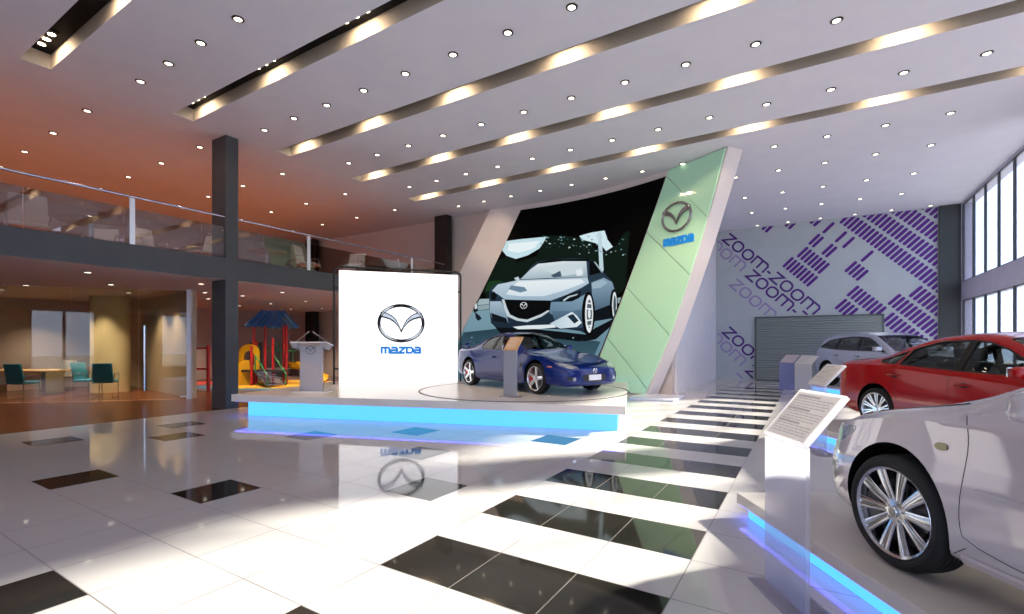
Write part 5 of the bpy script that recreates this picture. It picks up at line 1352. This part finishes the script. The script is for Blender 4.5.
def build_mural():
    t = thing('mural', 'purple mural of slanting bars and zoom-zoom lettering on the far wall', 'mural', (0, WY - .006, 0))
    pm = mat('mural_purple', '520f80', .5); pd = mat('mural_dark_purple', '4a1a78', .5); pl = mat('mural_faded', '9a8ab8', .55)
    r2 = math.sqrt(2)
    bm = NB()
    def bar(k, d):
        s0 = 3.70 + .86 * k
        P = []
        for a, b in pill(.52, .112):
            s = s0 - .02 + a * r2; dd = d + b * r2
            P.append(((s + dd) / 2, (s - dd) / 2))
        P = clip_rect(P, -3.44, 3.84, .05, HC - .02)
        if not P: return
        cx, cz = sum(p[0] for p in P) / len(P), sum(p[1] for p in P) / len(P)
        if cx < 2.36 and cz < 2.68: return
        for i in range(len(P)): pass
        add_prism(bm, [(p[0], p[1]) for p in P], 0, .004, Matrix(((1, 0, 0, 0), (0, 0, -1, 0), (0, 1, 0, 0), (0, 0, 0, 1))))
    p = .234
    rng = lambda d0, d1: [d0 + p * i for i in range(int(round((d1 - d0) / p)) + 1)]
    for d in rng(-5.54, -3.90): bar(0, d)
    for d in rng(-5.40, -3.99): bar(1, d)
    for d in (-5.47, -5.236): bar(2, d)
    bar(3, -5.40); bar(3, -4.60); bar(2, -4.60); bar(2, -4.366); bar(3, -4.12)
    bar(3, -2.97)
    for d in rng(-3.12, -2.42): bar(2, d)
    for d in rng(-2.12, 3.8): bar(1, d)
    for d in rng(-2.02, 3.8): bar(0, d)
    for d in rng(-.50, 3.8): bar(2, d)
    for d in rng(-.15, 3.8): bar(3, d)
    for k in range(4, 11):
        for d in rng(-5.15 - (k - 4) * .35, 4.): bar(k, d)
    for k in range(-4, 0):
        for d in rng(-.4, 3.8): bar(k, d)
    for k, d in ((1, -7.9), (1, -7.666), (2, -7.1), (2, -6.866), (3, -6.25), (3, -6.016)): bar(k, d)
    obj('bar_pattern', bm, pm, t)
    # letters: x runs down-right at 45 degrees, y up-right
    def word(bmw, s0, d0, txt, z0=0.):
        h = .375; st = .074; x = 0
        o = chaikin([(.0, .0), (.40, .0), (.40, h), (.0, h)], 2)
        def put(pts, closed=False):
            M = Matrix(((1 / r2, 1 / r2, 0, 0), (0, 0, -1, 0), (-1 / r2, 1 / r2, 0, 0), (0, 0, 0, 1)))
            q = [(px + d0 / r2, py + s0 / r2) for px, py in pts]
            W = [((u + v) / r2, (v - u) / r2 + z0) for u, v in q]
            if all(w_[0] < -3.40 or w_[1] > HC - .03 for w_ in W): return
            if any(w_[0] < -3.40 or w_[1] > HC - .03 or w_[1] < .04 or (w_[0] > -1.99 and w_[1] < 2.66) for w_ in W):
                # keep only the run of the stroke that lies on bare wall
                ok = lambda w_: not (w_[0] < -3.40 or w_[1] > HC - .03 or w_[1] < .04 or (w_[0] > -1.99 and w_[1] < 2.66))
                D = []
                src = q + [q[0]] if closed else q
                for a, b in zip(src, src[1:]):
                    n = max(1, int(math.hypot(b[0] - a[0], b[1] - a[1]) / .02))
                    D += [(a[0] + (b[0] - a[0]) * i / n, a[1] + (b[1] - a[1]) * i / n) for i in range(n)]
                D.append(src[-1]); run = []
                for u, v in D + [None, ] if False else D:
                    if ok(((u + v) / r2, (v - u) / r2 + z0)): run.append((u, v))
                    else:
                        if len(run) > 2: add_ribbon(bmw, run, st, 0, .004, False, Matrix.Translation((0, 0, z0)) @ M)
                        run = []
                if len(run) > 2: add_ribbon(bmw, run, st, 0, .004, False, Matrix.Translation((0, 0, z0)) @ M)
                return
            add_ribbon(bmw, q, st, 0, .004, closed, Matrix.Translation((0, 0, z0)) @ M)
        for c in txt:
            if c == 'z': put([(x, h), (x + .37, h), (x, 0), (x + .38, 0)]); x += .47
            elif c == 'o': put([(a + x, b) for a, b in o], True); x += .53
            elif c == 'm':
                put([(x, 0), (x, h), (x + .24, h), (x + .30, h - .06), (x + .30, 0)]); put([(x + .28, h), (x + .53, h), (x + .60, h - .07), (x + .60, 0)]); x += .70
            elif c == '-': put([(x, .17), (x + .17, .17)]); x += .29
    B = NB(); F = NB()
    for z0 in (0, -3.985):
        # positions measured on the wall as sums and differences of x and z
        word(B, 2.77 + z0 * 0, -9.15, 'zoom-zoom', z0)
        word(B, 2.05, -6.63, 'zoom-zoom', z0)
        word(F, 2.05, -10.1, 'zoom', z0)
        word(F, 1.09, -6.91, 'zoom', z0)
    obj('lettering', B, pd, t); obj('faded_lettering', F, pl, t)

# ------------------------------------------------------------------ office behind glass
def chair_office(label, loc, rz, fabric, group=None):
    t = thing('office_chair', label, 'chair', loc, rz, group)
    fr = MATS['chair_steel']
    b = rbox((-.24, -.25, .42), (.24, .24, .49), .03); obj('seat', b, fabric, t, 60)
    b = rbox((-.24, -.03, .0), (.24, .03, .5), .025, 3, (.95, 1))
    for v in b.verts: v.co = Vector((v.co.x, .24 + v.co.y + v.co.z * .2 + .05 * (v.co.x / .24) ** 2 * -1, .47 + v.co.z))
    obj('backrest', b, fabric, t, 60)
    for s in (-1, 1):
        m = NB(); add_tube(m, [(s * .23, .22, .46), (s * .26, .2, .66), (s * .26, -.14, .66), (s * .24, -.2, .46)], .011, 8); obj('armrest', m, fr, t, 60)
        m = NB(); add_tube(m, [(s * .22, -.22, .44), (s * .22, -.24, .01), (s * .22, .25, .01), (s * .22, .22, .1)], .012, 8); obj('leg', m, fr, t, 60)
    m = NB(); add_tube(m, [(-.22, .2, .42), (.22, .2, .42), (.22, -.2, .42), (-.22, -.2, .42)], .012, 8, True); obj('seat_frame', m, fr, t, 60)
    return t

def build_office():
    mat('chair_steel', 'c0c2c6', .25, 1.)
    teal = noise_mat('teal_fabric', '24809e', '2888a6', 40., .8); pale = noise_mat('pale_fabric', 'b4b6bc', 'aeb0b6', 40., .8)
    g = glass_mat('office_glass', 'd8dad2', 1.6, gl='e6e6e4', boost=1.1)
    t = thing('glass_partition', 'tall frameless glass partition with door enclosing the meeting room', 'partition', (-14.5, 6.62, 0))
    P0 = Vector((-14.5, 6.62, 0)); d = Vector((-.715, -.70, 0)).normalized()
    def panel(a, b, z0=.01, z1=2.99):
        A = P0 + d * a - P0; n = Vector((-d.y, d.x, 0)) * .006
        bm = NB(); B = P0 + d * b - P0
        lo = [A + n, A - n, B - n, B + n]
        v0 = [bm.verts.new(p + Vector((0, 0, z0))) for p in lo]; v1 = [bm.verts.new(p + Vector((0, 0, z1))) for p in lo]
        bm.faces.new(v0[::-1]); bm.faces.new(v1)
        for i in range(4): bm.faces.new((v0[i], v0[(i + 1) % 4], v1[(i + 1) % 4], v1[i]))
        return fix(bm)
    pa = 0.08
    door = obj('glass_door', panel(.05, 1.2, .02, 2.97), g, t)
    for a, b in ((1.21, 2.75), (2.76, 4.3), (4.31, 5.85), (5.86, 8.)): obj('glass_panel', panel(a, b), g, t)
    hb = NB(); q = d * 1.05
    nrm = Vector((.70, -.715, 0))
    add_tube(hb, [q + nrm * .05 + Vector((0, 0, .25)), q + nrm * .05 + Vector((0, 0, 2.0))], .025, 12); add_tube(hb, [q + Vector((0, 0, .4)), q + nrm * .05 + Vector((0, 0, .4))], .012, 8); add_tube(hb, [q + Vector((0, 0, 1.85)), q + nrm * .05 + Vector((0, 0, 1.85))], .012, 8)
    obj('pull_handle', hb, mat('handle_steel', 'c9d0d8', .15, 1.), door, 60)
    for z in (.06, 2.35):
        h = NB(); q0 = d * .0; add_tube(h, [d * -.02 + Vector((0, 0, z)), d * .22 + Vector((0, 0, z))], .03, 8); obj('hinge', h, MATS['handle_steel'], door, 60)
    M = frame_matrix((0, 0, 0), d, Vector((d.y, -d.x, 0)))
    obj('post', box((-.06, -.06, 0), (.04, .06, 3.0), M.to_3x3().to_4x4() if False else Matrix.Rotation(math.atan2(d.y, d.x), 4, 'Z')), mat('post_silver', 'd2d2de', .35, .2), t)
    # side wall of the meeting room
    dv = Vector((-6.5, .85, 0)); L = dv.length; Mw = Matrix.Translation((-14.62, 6.76, 0)) @ Matrix.Rotation(math.atan2(dv.y, dv.x), 4, 'Z')
    struct('wall_office', box((0, -.1, 0), (L, .0, 3.0), Mw), noise_mat('office_wall', 'b5a48c', 'ae9d86', 2., .7), 'beige side wall of the glass meeting room', 'wall')
    # round column glowing softly
    bm = NB(); add_lathe(bm, [(.50, 0), (.50, 3.0)], 48, 'z', (-18.9, 6.35, 0)); struct('column_round', fix(bm), noise_mat('cream_column', 'd8caa6', 'd2c49f', 2., .6), 'cream round column inside the meeting room', 'column', 40)
    # table
    k = thing('meeting_table', 'long tan meeting table behind the glass partition', 'table', (-19.85, 4.67, 0), math.radians(31.7))
    obj('tabletop', box((-1.5, -.45, .70), (1.25, .45, .74), bev=.01), mat('table_tan', 'c0a478', .3), k)
    for x in (-1.0, .75):
        bm = NB(); add_box(bm, (x - .06, -.3, .02), (x + .06, .3, .7)); obj('leg', bm, MATS['chair_steel'], k); 
    obj('modesty_panel', box((-1.0, -.02, .3), (.75, .02, .7)), mat('panel_white', 'dcdce4', .4), k)
    cs = [((-18.35, 4.22), 212, 'teal fabric meeting chair seen from behind on the near side of the long table', teal), ((-17.84, 5.45), 120, 'teal fabric meeting chair at the right end of the long table', teal), ((-17.0, 5.6), 235, 'teal fabric meeting chair facing away, closest to the glass door', teal), ((-20.5, 5.6), 32, 'pale grey meeting chair on the far side of the long table', pale)]
    for (x, y), a, lb, f in cs: chair_office(lb, (x, y, 0), math.radians(a), f)
    # papers on the table
    for i, (x, y) in enumerate(((-20.3, 4.5), (-19.2, 5.05))):
        p = obj('paper_sheet', box((-.15, -.21, 0), (.15, .21, .004)), mat('paper', 'eeeeee', .6)); p.location = (x, y, .741); p.rotation_euler = (0, 0, .5 + i * .2)
        tag(p, ('white paper sheet on the left half of the meeting table', 'white paper sheet on the right half of the meeting table')[i], 'paper')

# ------------------------------------------------------------------ mezzanine furniture
def build_mezzanine():
    grey = noise_mat('lounge_grey', 'd0d0d4', 'cacace', 40., .8); top = mat('table_grey', '5f6068', .25)
    def table(label, x, y, r=.55):
        t = thing('round_table', label, 'table', (x, y, 3.5))
        bm = NB(); add_lathe(bm, [(0, .72), (r - .02, .72), (r, .735), (r - .01, .75), (0, .75)], 40); obj('tabletop', fix(bm), top, t, 40)
        bm = NB(); add_lathe(bm, [(.045, .03), (.045, .72)], 20); obj('pedestal', fix(bm), MATS['chair_steel'], t, 40)
        bm = NB(); add_lathe(bm, [(0, 0), (.26, 0), (.25, .02), (.05, .035), (0, .035)], 32); obj('base', fix(bm), MATS['chair_steel'], t, 40)
    table('dark round table on the mezzanine between grey chairs, nearest the open corner', -13.7, 4.25, .62)
    table('dark round table on the mezzanine right of the front grey column', -13.6, 8.3)
    table('dark round table on the mezzanine near the wall', -13.4, 12.2)
    for x, y, a, lb in ((-14.15, 3.35, 252, 'grey lounge chair seen from behind, by the first mezzanine table'), (-16.3, 3.7, 75, 'grey lounge chair facing the first mezzanine table from its far end'), (-14.9, 5.85, 105, 'grey lounge chair right of the first mezzanine table'), (-15.2, 4.9, 60, 'grey lounge chair across the first mezzanine table from the railing'),
                        (-13.5, 9.6, 122, 'grey lounge chair right of the second mezzanine table'), (-14.4, 6.9, 10, 'grey lounge chair left of the second mezzanine table'), (-13.1, 11.0, 20, 'grey lounge chair left of the third mezzanine table'), (-12.9, 13.2, 160, 'grey lounge chair between the third mezzanine table and the wall')):
        c = chair_office(lb, (x, y, 3.5), math.radians(a), grey)
        c.scale = (1.3, 1.2, 1.14)

# ------------------------------------------------------------------ playground
def build_playground():
    red = mat('play_red', 'b01d1d', .35); blue = mat('play_blue', '2a68b4', .4); yel = mat('play_yellow', 'd8a81c', .35); grn = mat('play_green', '1f8a4a', .4); dk = mat('play_dark', '2a2c33', .6)
    O = (-17.0, 10.6, .041)
    t = thing('play_tower', 'red yellow and blue childrens play tower with stairs and slide', 'play tower', O, math.radians(31.7)); t.scale = (.88, .88, .96)
    for x, y, h in ((-.50, -.55, 2.25), (-.03, -.55, 2.25), (.20, .55, 2.25), (.72, -.30, 2.25), (-.86, .3, 1.65), (-.36, -1.0, 1.45), (.46, -.9, 1.75)):
        bm = NB(); add_tube(bm, [(x, y, 0), (x, y, h)], .05, 12); obj('post', bm, red, t, 50)
    # corrugated gable roof, ridge along x
    bm = NB(); n = 22
    for sg in (-1, 1):
        G = []
        for i in range(n + 1):
            x = -.78 + 1.50 * i / n; x_r = -.52 + 1.0 * i / n; dz = .045 * (1 if i % 4 in (1, 2) else 0)
            G.append((bm.verts.new((x, sg * .9, 2.18 + dz)), bm.verts.new((x_r, 0, 2.80 + dz)), bm.verts.new((x, sg * .9, 2.14 + dz)), bm.verts.new((x_r, 0, 2.76 + dz))))
        for a, b in zip(G, G[1:]):
            bm.faces.new((a[0], b[0], b[1], a[1])); bm.faces.new((a[2], a[3], b[3], b[2])); bm.faces.new((a[0], a[2], b[2], b[0]))
    obj('roof', fix(bm), blue, t)
    bm = NB(); add_box(bm, (-.9, -1.0, .50), (.8, .6, .57)); obj('platform', bm, dk, t)
    # stairs
    TURN = Matrix.Translation((.12, -.95, 0)) @ Matrix.Rotation(math.radians(50), 4, 'Z') @ Matrix.Translation((0, 0, 0)); st = NB()
    TURN = TURN @ Matrix.Translation((0, -.08, 0))
    for i in range(6):
        z = .07 + .08 * i; y = -1.02 + .18 * i; add_box(st, (-.33, y, z), (.33, y + .2, z + .035), TURN)
    obj('stair_flight', st, mat('stair_grey', '767a92', .5), t)
    for x in (-.36, .36):
        tp = lambda *p: TURN @ Vector(p)
        bm = NB(); add_tube(bm, [tp(x, -1.04, .04), tp(x, .05, .52)], .03, 8); obj('stringer', bm, dk, t, 50)
        bm = NB(); add_tube(bm, [tp(x, -1.04, .06), tp(x, -1.08, .42), tp(x, .02, 1.12), tp(x, .02, .5)], .024, 8); obj('handrail', bm, grn, t, 50)
    # yellow arched panel
    bm = NB(); outer = [(-.42, .57), (-.42, 1.2)] + arc(0, 1.2, .42, .32, 180, 0, 12)[1:] + [(.42, .57)]; inner = [(.22, .72), (.22, 1.05)] + arc(0, 1.05, .22, .22, 0, 180, 10)[1:] + [(-.22, .72)]
    ring = outer + [(.42, .57)][:0]
    for P, Q in ((outer, inner[::-1]),):
        m = 24
        def res(P, m):
            L = [0]
            for a, b in zip(P, P[1:]): L.append(L[-1] + math.hypot(b[0] - a[0], b[1] - a[1]))
            return [(float(np.interp(L[-1] * i / m, L, [p[0] for p in P])), float(np.interp(L[-1] * i / m, L, [p[1] for p in P]))) for i in range(m + 1)]
        A, B = res(P, m), res(Q, m)
        for i in range(m):
            for y0, y1 in ((0, .05),):
                v = [bm.verts.new((p[0], y, p[1])) for y in (y0, y1) for p in (A[i], A[i + 1], B[i + 1], B[i])]
                for f in ((0, 1, 2, 3), (7, 6, 5, 4), (0, 4, 5, 1), (2, 6, 7, 3)): bm.faces.new([v[j] for j in f])
        add_box(bm, (-.42, 0, .57), (.42, .05, .72))
    for v in bm.verts: v.co = Vector((v.co.x - .62, v.co.y - .7, v.co.z))
    obj('arch_panel', fix(bm), yel, t)
    # curved slide at the left, chute at the right
    def chute(name, path, w, side=.22, skirt=False):
        bm = NB(); prof = [(-w, side), (-w * .92, .1), (-w * .6, .02), (0, 0), (w * .6, .02), (w * .92, .1), (w, side), (w * 1.06, side), (w * .98, .08), (w * .64, -.03), (0, -.05), (-w * .64, -.03), (-w * .98, .08), (-w * 1.06, side)]
        rings = []
        P = [Vector(p) for p in path]
        for i, p in enumerate(P):
            d = (P[min(i + 1, len(P) - 1)] - P[max(i - 1, 0)]); d.z = 0; d.normalize(); s = Vector((d.y, -d.x, 0))
            rings.append([bm.verts.new(p + s * a + Vector((0, 0, (.03 - p.z) if skirt and k in (8, 9, 10, 11, 12) and abs(a) > .5 * w else b))) for k, (a, b) in enumerate(prof)])
        for A, B in zip(rings, rings[1:]):
            for j in range(len(prof)): bm.faces.new((A[j], A[(j + 1) % len(prof)], B[(j + 1) % len(prof)], B[j]))
        bm.faces.new(rings[0]); bm.faces.new(rings[-1][::-1]); obj(name, fix(bm), yel, t, 50)
    chute('slide', [(-.75, -.55, .58), (-.95, -.72, .54), (-1.1, -.95, .46), (-1.14, -1.25, .34), (-1.05, -1.55, .22), (-.88, -1.8, .12), (-.72, -1.95, .08)], .30, .36, True)
    chute('slide', [(.75, .2, .62), (1.1, .15, .58), (1.5, .1, .4), (1.9, .05, .2), (2.2, 0, .1)], .28)
    for x0, x1, y in ((-1.5, -.95, .9), (.9, 1.35, .95)):
        b = obj('climbing_panel', box((x0, y, .35), (x1, y + .05, 1.6)), dk, t)
        bm = NB()
        for i in range(4):
            zz = .55 + .28 * i; add_tube(bm, [(x0 + .08, y - .02, zz), (x0 + (x1 - x0) * .5, y - .03, zz + .14), (x1 - .08, y - .02, zz)], .025, 6)
        obj('climbing_hold', bm, grn, b)
    for x in (-.25, .05, .35, .6):
        bm = NB(); add_tube(bm, [(x, .55, .57), (x, .55, 1.25)], .018, 6); obj('baluster', bm, grn, t)
    bm = NB(); add_tube(bm, [(-.5, .55, 1.25), (.72, .55, 1.25)], .022, 8); obj('top_rail', bm, grn, t)
    bm = NB(); add_lathe(bm, [(.13, -.015), (.16, -.015), (.16, .015), (.13, .015)], 20, 'y', (-.12, .5, 1.45), close=True); add_tube(bm, [(-.25, .5, 1.45), (.01, .5, 1.45)], .012, 6); obj('steering_toy', fix(bm), grn, t)
    # red bar frame left of the tower
    f = thing('climbing_bar', 'low red climbing bar frame beside the front grey column', 'climbing bar', (-16.1, 7.9, .021), math.radians(196))
    for x in (0, .9):
        bm = NB(); add_tube(bm, [(x, 0, 0), (x, 0, 1.45)], .05, 12); obj('post', bm, red, f, 50)
    bm = NB(); add_tube(bm, [(0, 0, 1.35), (.9, 0, 1.35)], .03, 10); obj('cross_bar', bm, red, f, 50)
    bm = NB(); add_tube(bm, [(0, 0, .7), (.9, 0, .7)], .03, 10); obj('cross_bar', bm, red, f, 50)
    # soft play mat
    m = thing('play_mat', 'soft play mat in red, blue and yellow under the play tower', 'mat', (-16.2, 10.2, 0))
    obj('grey_field', box((-4.4, -2.3, .0), (3.2, 4.3, .02)), mat('mat_grey', '5c4a48', .7), m)
    bm = NB(); add_prism(bm, [(-4.35, -2.2), (-2.5, -2.2), (-2.7, .5), (-4.35, .5)], .02, .025); add_prism(bm, [(1.6, -1.9), (3.1, -2.2), (3.1, 4.2), (2.5, 4.2), (2.3, .2)], .02, .025); obj('red_field', fix(bm), mat('mat_red', 'b8281e', .6), m)
    bm = NB(); add_prism(bm, chaikin([(-2.4, -2.2), (1.2, -1.6), (2.2, .2), (2.4, 2.4), (-2.6, 2.4)], 2), .02, .03); obj('blue_field', fix(bm), mat('mat_blue', '2a6f9c', .6), m)
    bm = NB(); add_prism(bm, chaikin([(-2.2, -1.8), (.6, -1.3), (1.7, .3), (1.9, 2.2), (-2.4, 2.2)], 2), .03, .04); obj('yellow_field', fix(bm), mat('mat_yellow', 'c79a20', .6), m)
    bm = NB(); add_prism(bm, [(-4.3, -2.2), (-2.7, -2.2), (-2.7, -1.8), (-4.3, -1.8)], .025, .03); obj('green_field', fix(bm), mat('mat_green', '3d8f6a', .6), m)
    bm = NB(); add_prism(bm, [(2.5, -2.0), (2.9, -2.1), (3.0, 3.9), (2.7, 3.9)], .025, .03); obj('cyan_field', fix(bm), mat('mat_cyan', '9fc6c0', .6), m)
# ------------------------------------------------------------------ assembly
def red_spec():
    S = spec_sedan(MATS['paint_red'], ('twin', 10), MATS['rim_bright'])
    wedge = lambda x: .045 * (-.4 - x)             # belt line falls towards the nose
    S['table'] = [tuple(v if i not in (5, ) else v + wedge(max(-1.6, min(1.1, r[0]))) for i, v in enumerate(r)) for r in S['table']]
    S['side_windows'] = [[(.86, .945), (.36, 1.245), (.12, 1.33), (-.04, 1.35), (-.09, .975)], [(-.16, .98), (-.11, 1.355), (-.50, 1.34), (-.88, 1.235), (-.97, 1.02)], [(-1.03, 1.025), (-.94, 1.21), (-1.32, 1.07), (-1.30, 1.04)]]
    S['pillars'] = [[(-.085, .965), (-.04, 1.36), (-.11, 1.36), (-.165, .97)]]
    S['handles'] = [(.0, .80), (-1.0, .865)]; S['mirror'] = (.70, 1.0, .84)
    return S

def main():
    car_materials()
    build_setting(); build_rail(); build_stage(); build_display_wall(); build_stands(); build_lectern(); build_mural(); build_office(); build_mezzanine(); build_playground(); build_downlights()
    e1 = math.atan2(-.84, .54)
    led_platform('glowing low platform under the white car', (-.55, 4.67, 0), e1, 5.2, 2.25)
    led_platform('glowing low platform under the red car', (-.384, 9.537, 0), math.atan2(-.8126, .5835), 4.4, 2.74)
    led_platform('glowing low platform under the silver crossover', (-.2, 19.08, 0), e1, 4.8, 2.35)
    # cars
    a1 = math.atan2(.82, -.57)
    make_car(spec_sedan(MATS['paint_pearl'], ('ten', 10), MATS['rim_silver'], r=.33, mirror=(.52, 1.05, .84)), 'pearl white car cut off by the frame, ten-spoke wheel in front', *WHITE)
    make_car(red_spec(), 'glossy red saloon parked with its boot towards the walkway', *RED)
    make_car(spec_suv(), 'silver crossover with tall tailgate in front of the roller shutter', *SILVER)
    make_car(spec_blue(), 'metallic blue coupe with silver five-spoke wheels on the stage', *BLUE)
    # ---- light: sun through the window wall, sky, warm lamps
    w = bpy.data.worlds.new('sky'); scn.world = w; w.use_nodes = True
    b = w.node_tree.nodes['Background']; b.inputs[0].default_value = (*lin('d0dcff'), 1); b.inputs[1].default_value = SKY
    sd = Vector((.65, .76, .466)).normalized()
    lamp('SUN', (0, 0, 20), SUN, 'fff6ea', size=math.radians(2.2), rot=sd.to_track_quat('Z', 'Y').to_euler())
    # added orange area light, stands in for warm bounce onto the mezzanine ceiling
    lamp('AREA', (-17.2, 4.5, 3.62), ORANGE, 'ff9048', 9., rot=(PI, 0, 0), size_y=16.)
    # warm spots under the mezzanine, some added away from fixtures to brighten it
    for x, y, e in ((-16.0, 6.35, 60), (-17.3, 6.5, 60), (-18.0, 5.6, 60), (-17.6, 4.4, 50), (-19, 3.6, 50), (-15.9, 9.0, 70), (-14.9, 11.2, 70), (-18.6, 12.8, 60), (-12.9, 10.5, 50), (-20.8, 9.5, 60), (-15., 13.6, 60), (-20.6, 3.0, 70), (-21.0, 5.4, 70), (-20.4, .8, 70), (-19.2, 5.2, 60), (-16.6, 11.6, 60), (-17.8, 9.4, 50), (-12.7, 3.9, 18), (-12.8, 6.6, 16), (-14.9, 4.4, 18), (-12.9, 1.6, 18), (-12.8, 8.6, 18)):
        lamp('SPOT', (x, y, 2.96), e * 7., 'ffe0bf', size=.05, spot=100, blend=.9, target=(x, y + .02, 0))
    for y in (3.9, 6.06, 8.24, 10.42):
        for x in (-14.76, -12.75): lamp('SPOT', (x, y, HC - .03), 150, 'fff0e0', size=.06, spot=95, blend=.9, target=(x, y + .01, 0))
    # stage spots from the ceiling, the last added to brighten the mint cladding
    for x, y, tx, ty, e in ((-5.0, 7.5, -6.0, 9.8, 260), (-8.5, 5.8, -9.3, 7.2, 380), (-8.8, 12.0, -9.6, 14.4, 120), (-1.6, 9.2, -3.2, 13.6, 900)):
        lamp('SPOT', (x, y, HC - .05), e, 'ffe2bc', size=.08, spot=48, blend=.8, target=(tx, ty, .5 if ty < 12 else (5.2 if ty > 14 else 2.5)))
    # camera
    c = bpy.data.cameras.new('camera'); co = bpy.data.objects.new('camera', c); COL.objects.link(co); scn.camera = co
    co.location = (0, 0, 1.515); co.rotation_euler = (PI / 2, 0, .5530)
    c.sensor_width = 36; c.lens = 36 * 482.64 / 1024; c.shift_y = (343.71 - 307) / 1024; c.clip_start = .05
    v = scn.view_settings; v.view_transform = 'Standard'; v.look = 'None'; v.gamma = 1; v.use_curve_mapping = False; v.exposure = EXPO
    cy = scn.cycles
    cy.use_denoising = True; cy.max_bounces = 10; cy.diffuse_bounces = 5; cy.glossy_bounces = 5; cy.transparent_max_bounces = 16; cy.transmission_bounces = 8; cy.sample_clamp_indirect = 6; cy.caustics_reflective = False; cy.caustics_refractive = False

SKY, SUN, ORANGE, EXPO = 3.6, 29., 170., 0.
WHITE = ((1.90, 2.96, .2), math.atan2(.82, -.57))
RED = ((2.316, 8.521, .2), math.atan2(-.8126, .5835))
SILVER = ((1.95, 17.65, .2), math.atan2(-.84, .54))
BLUE = ((-5.79, 10.12, .466), math.atan2(-.385, .92))
main()
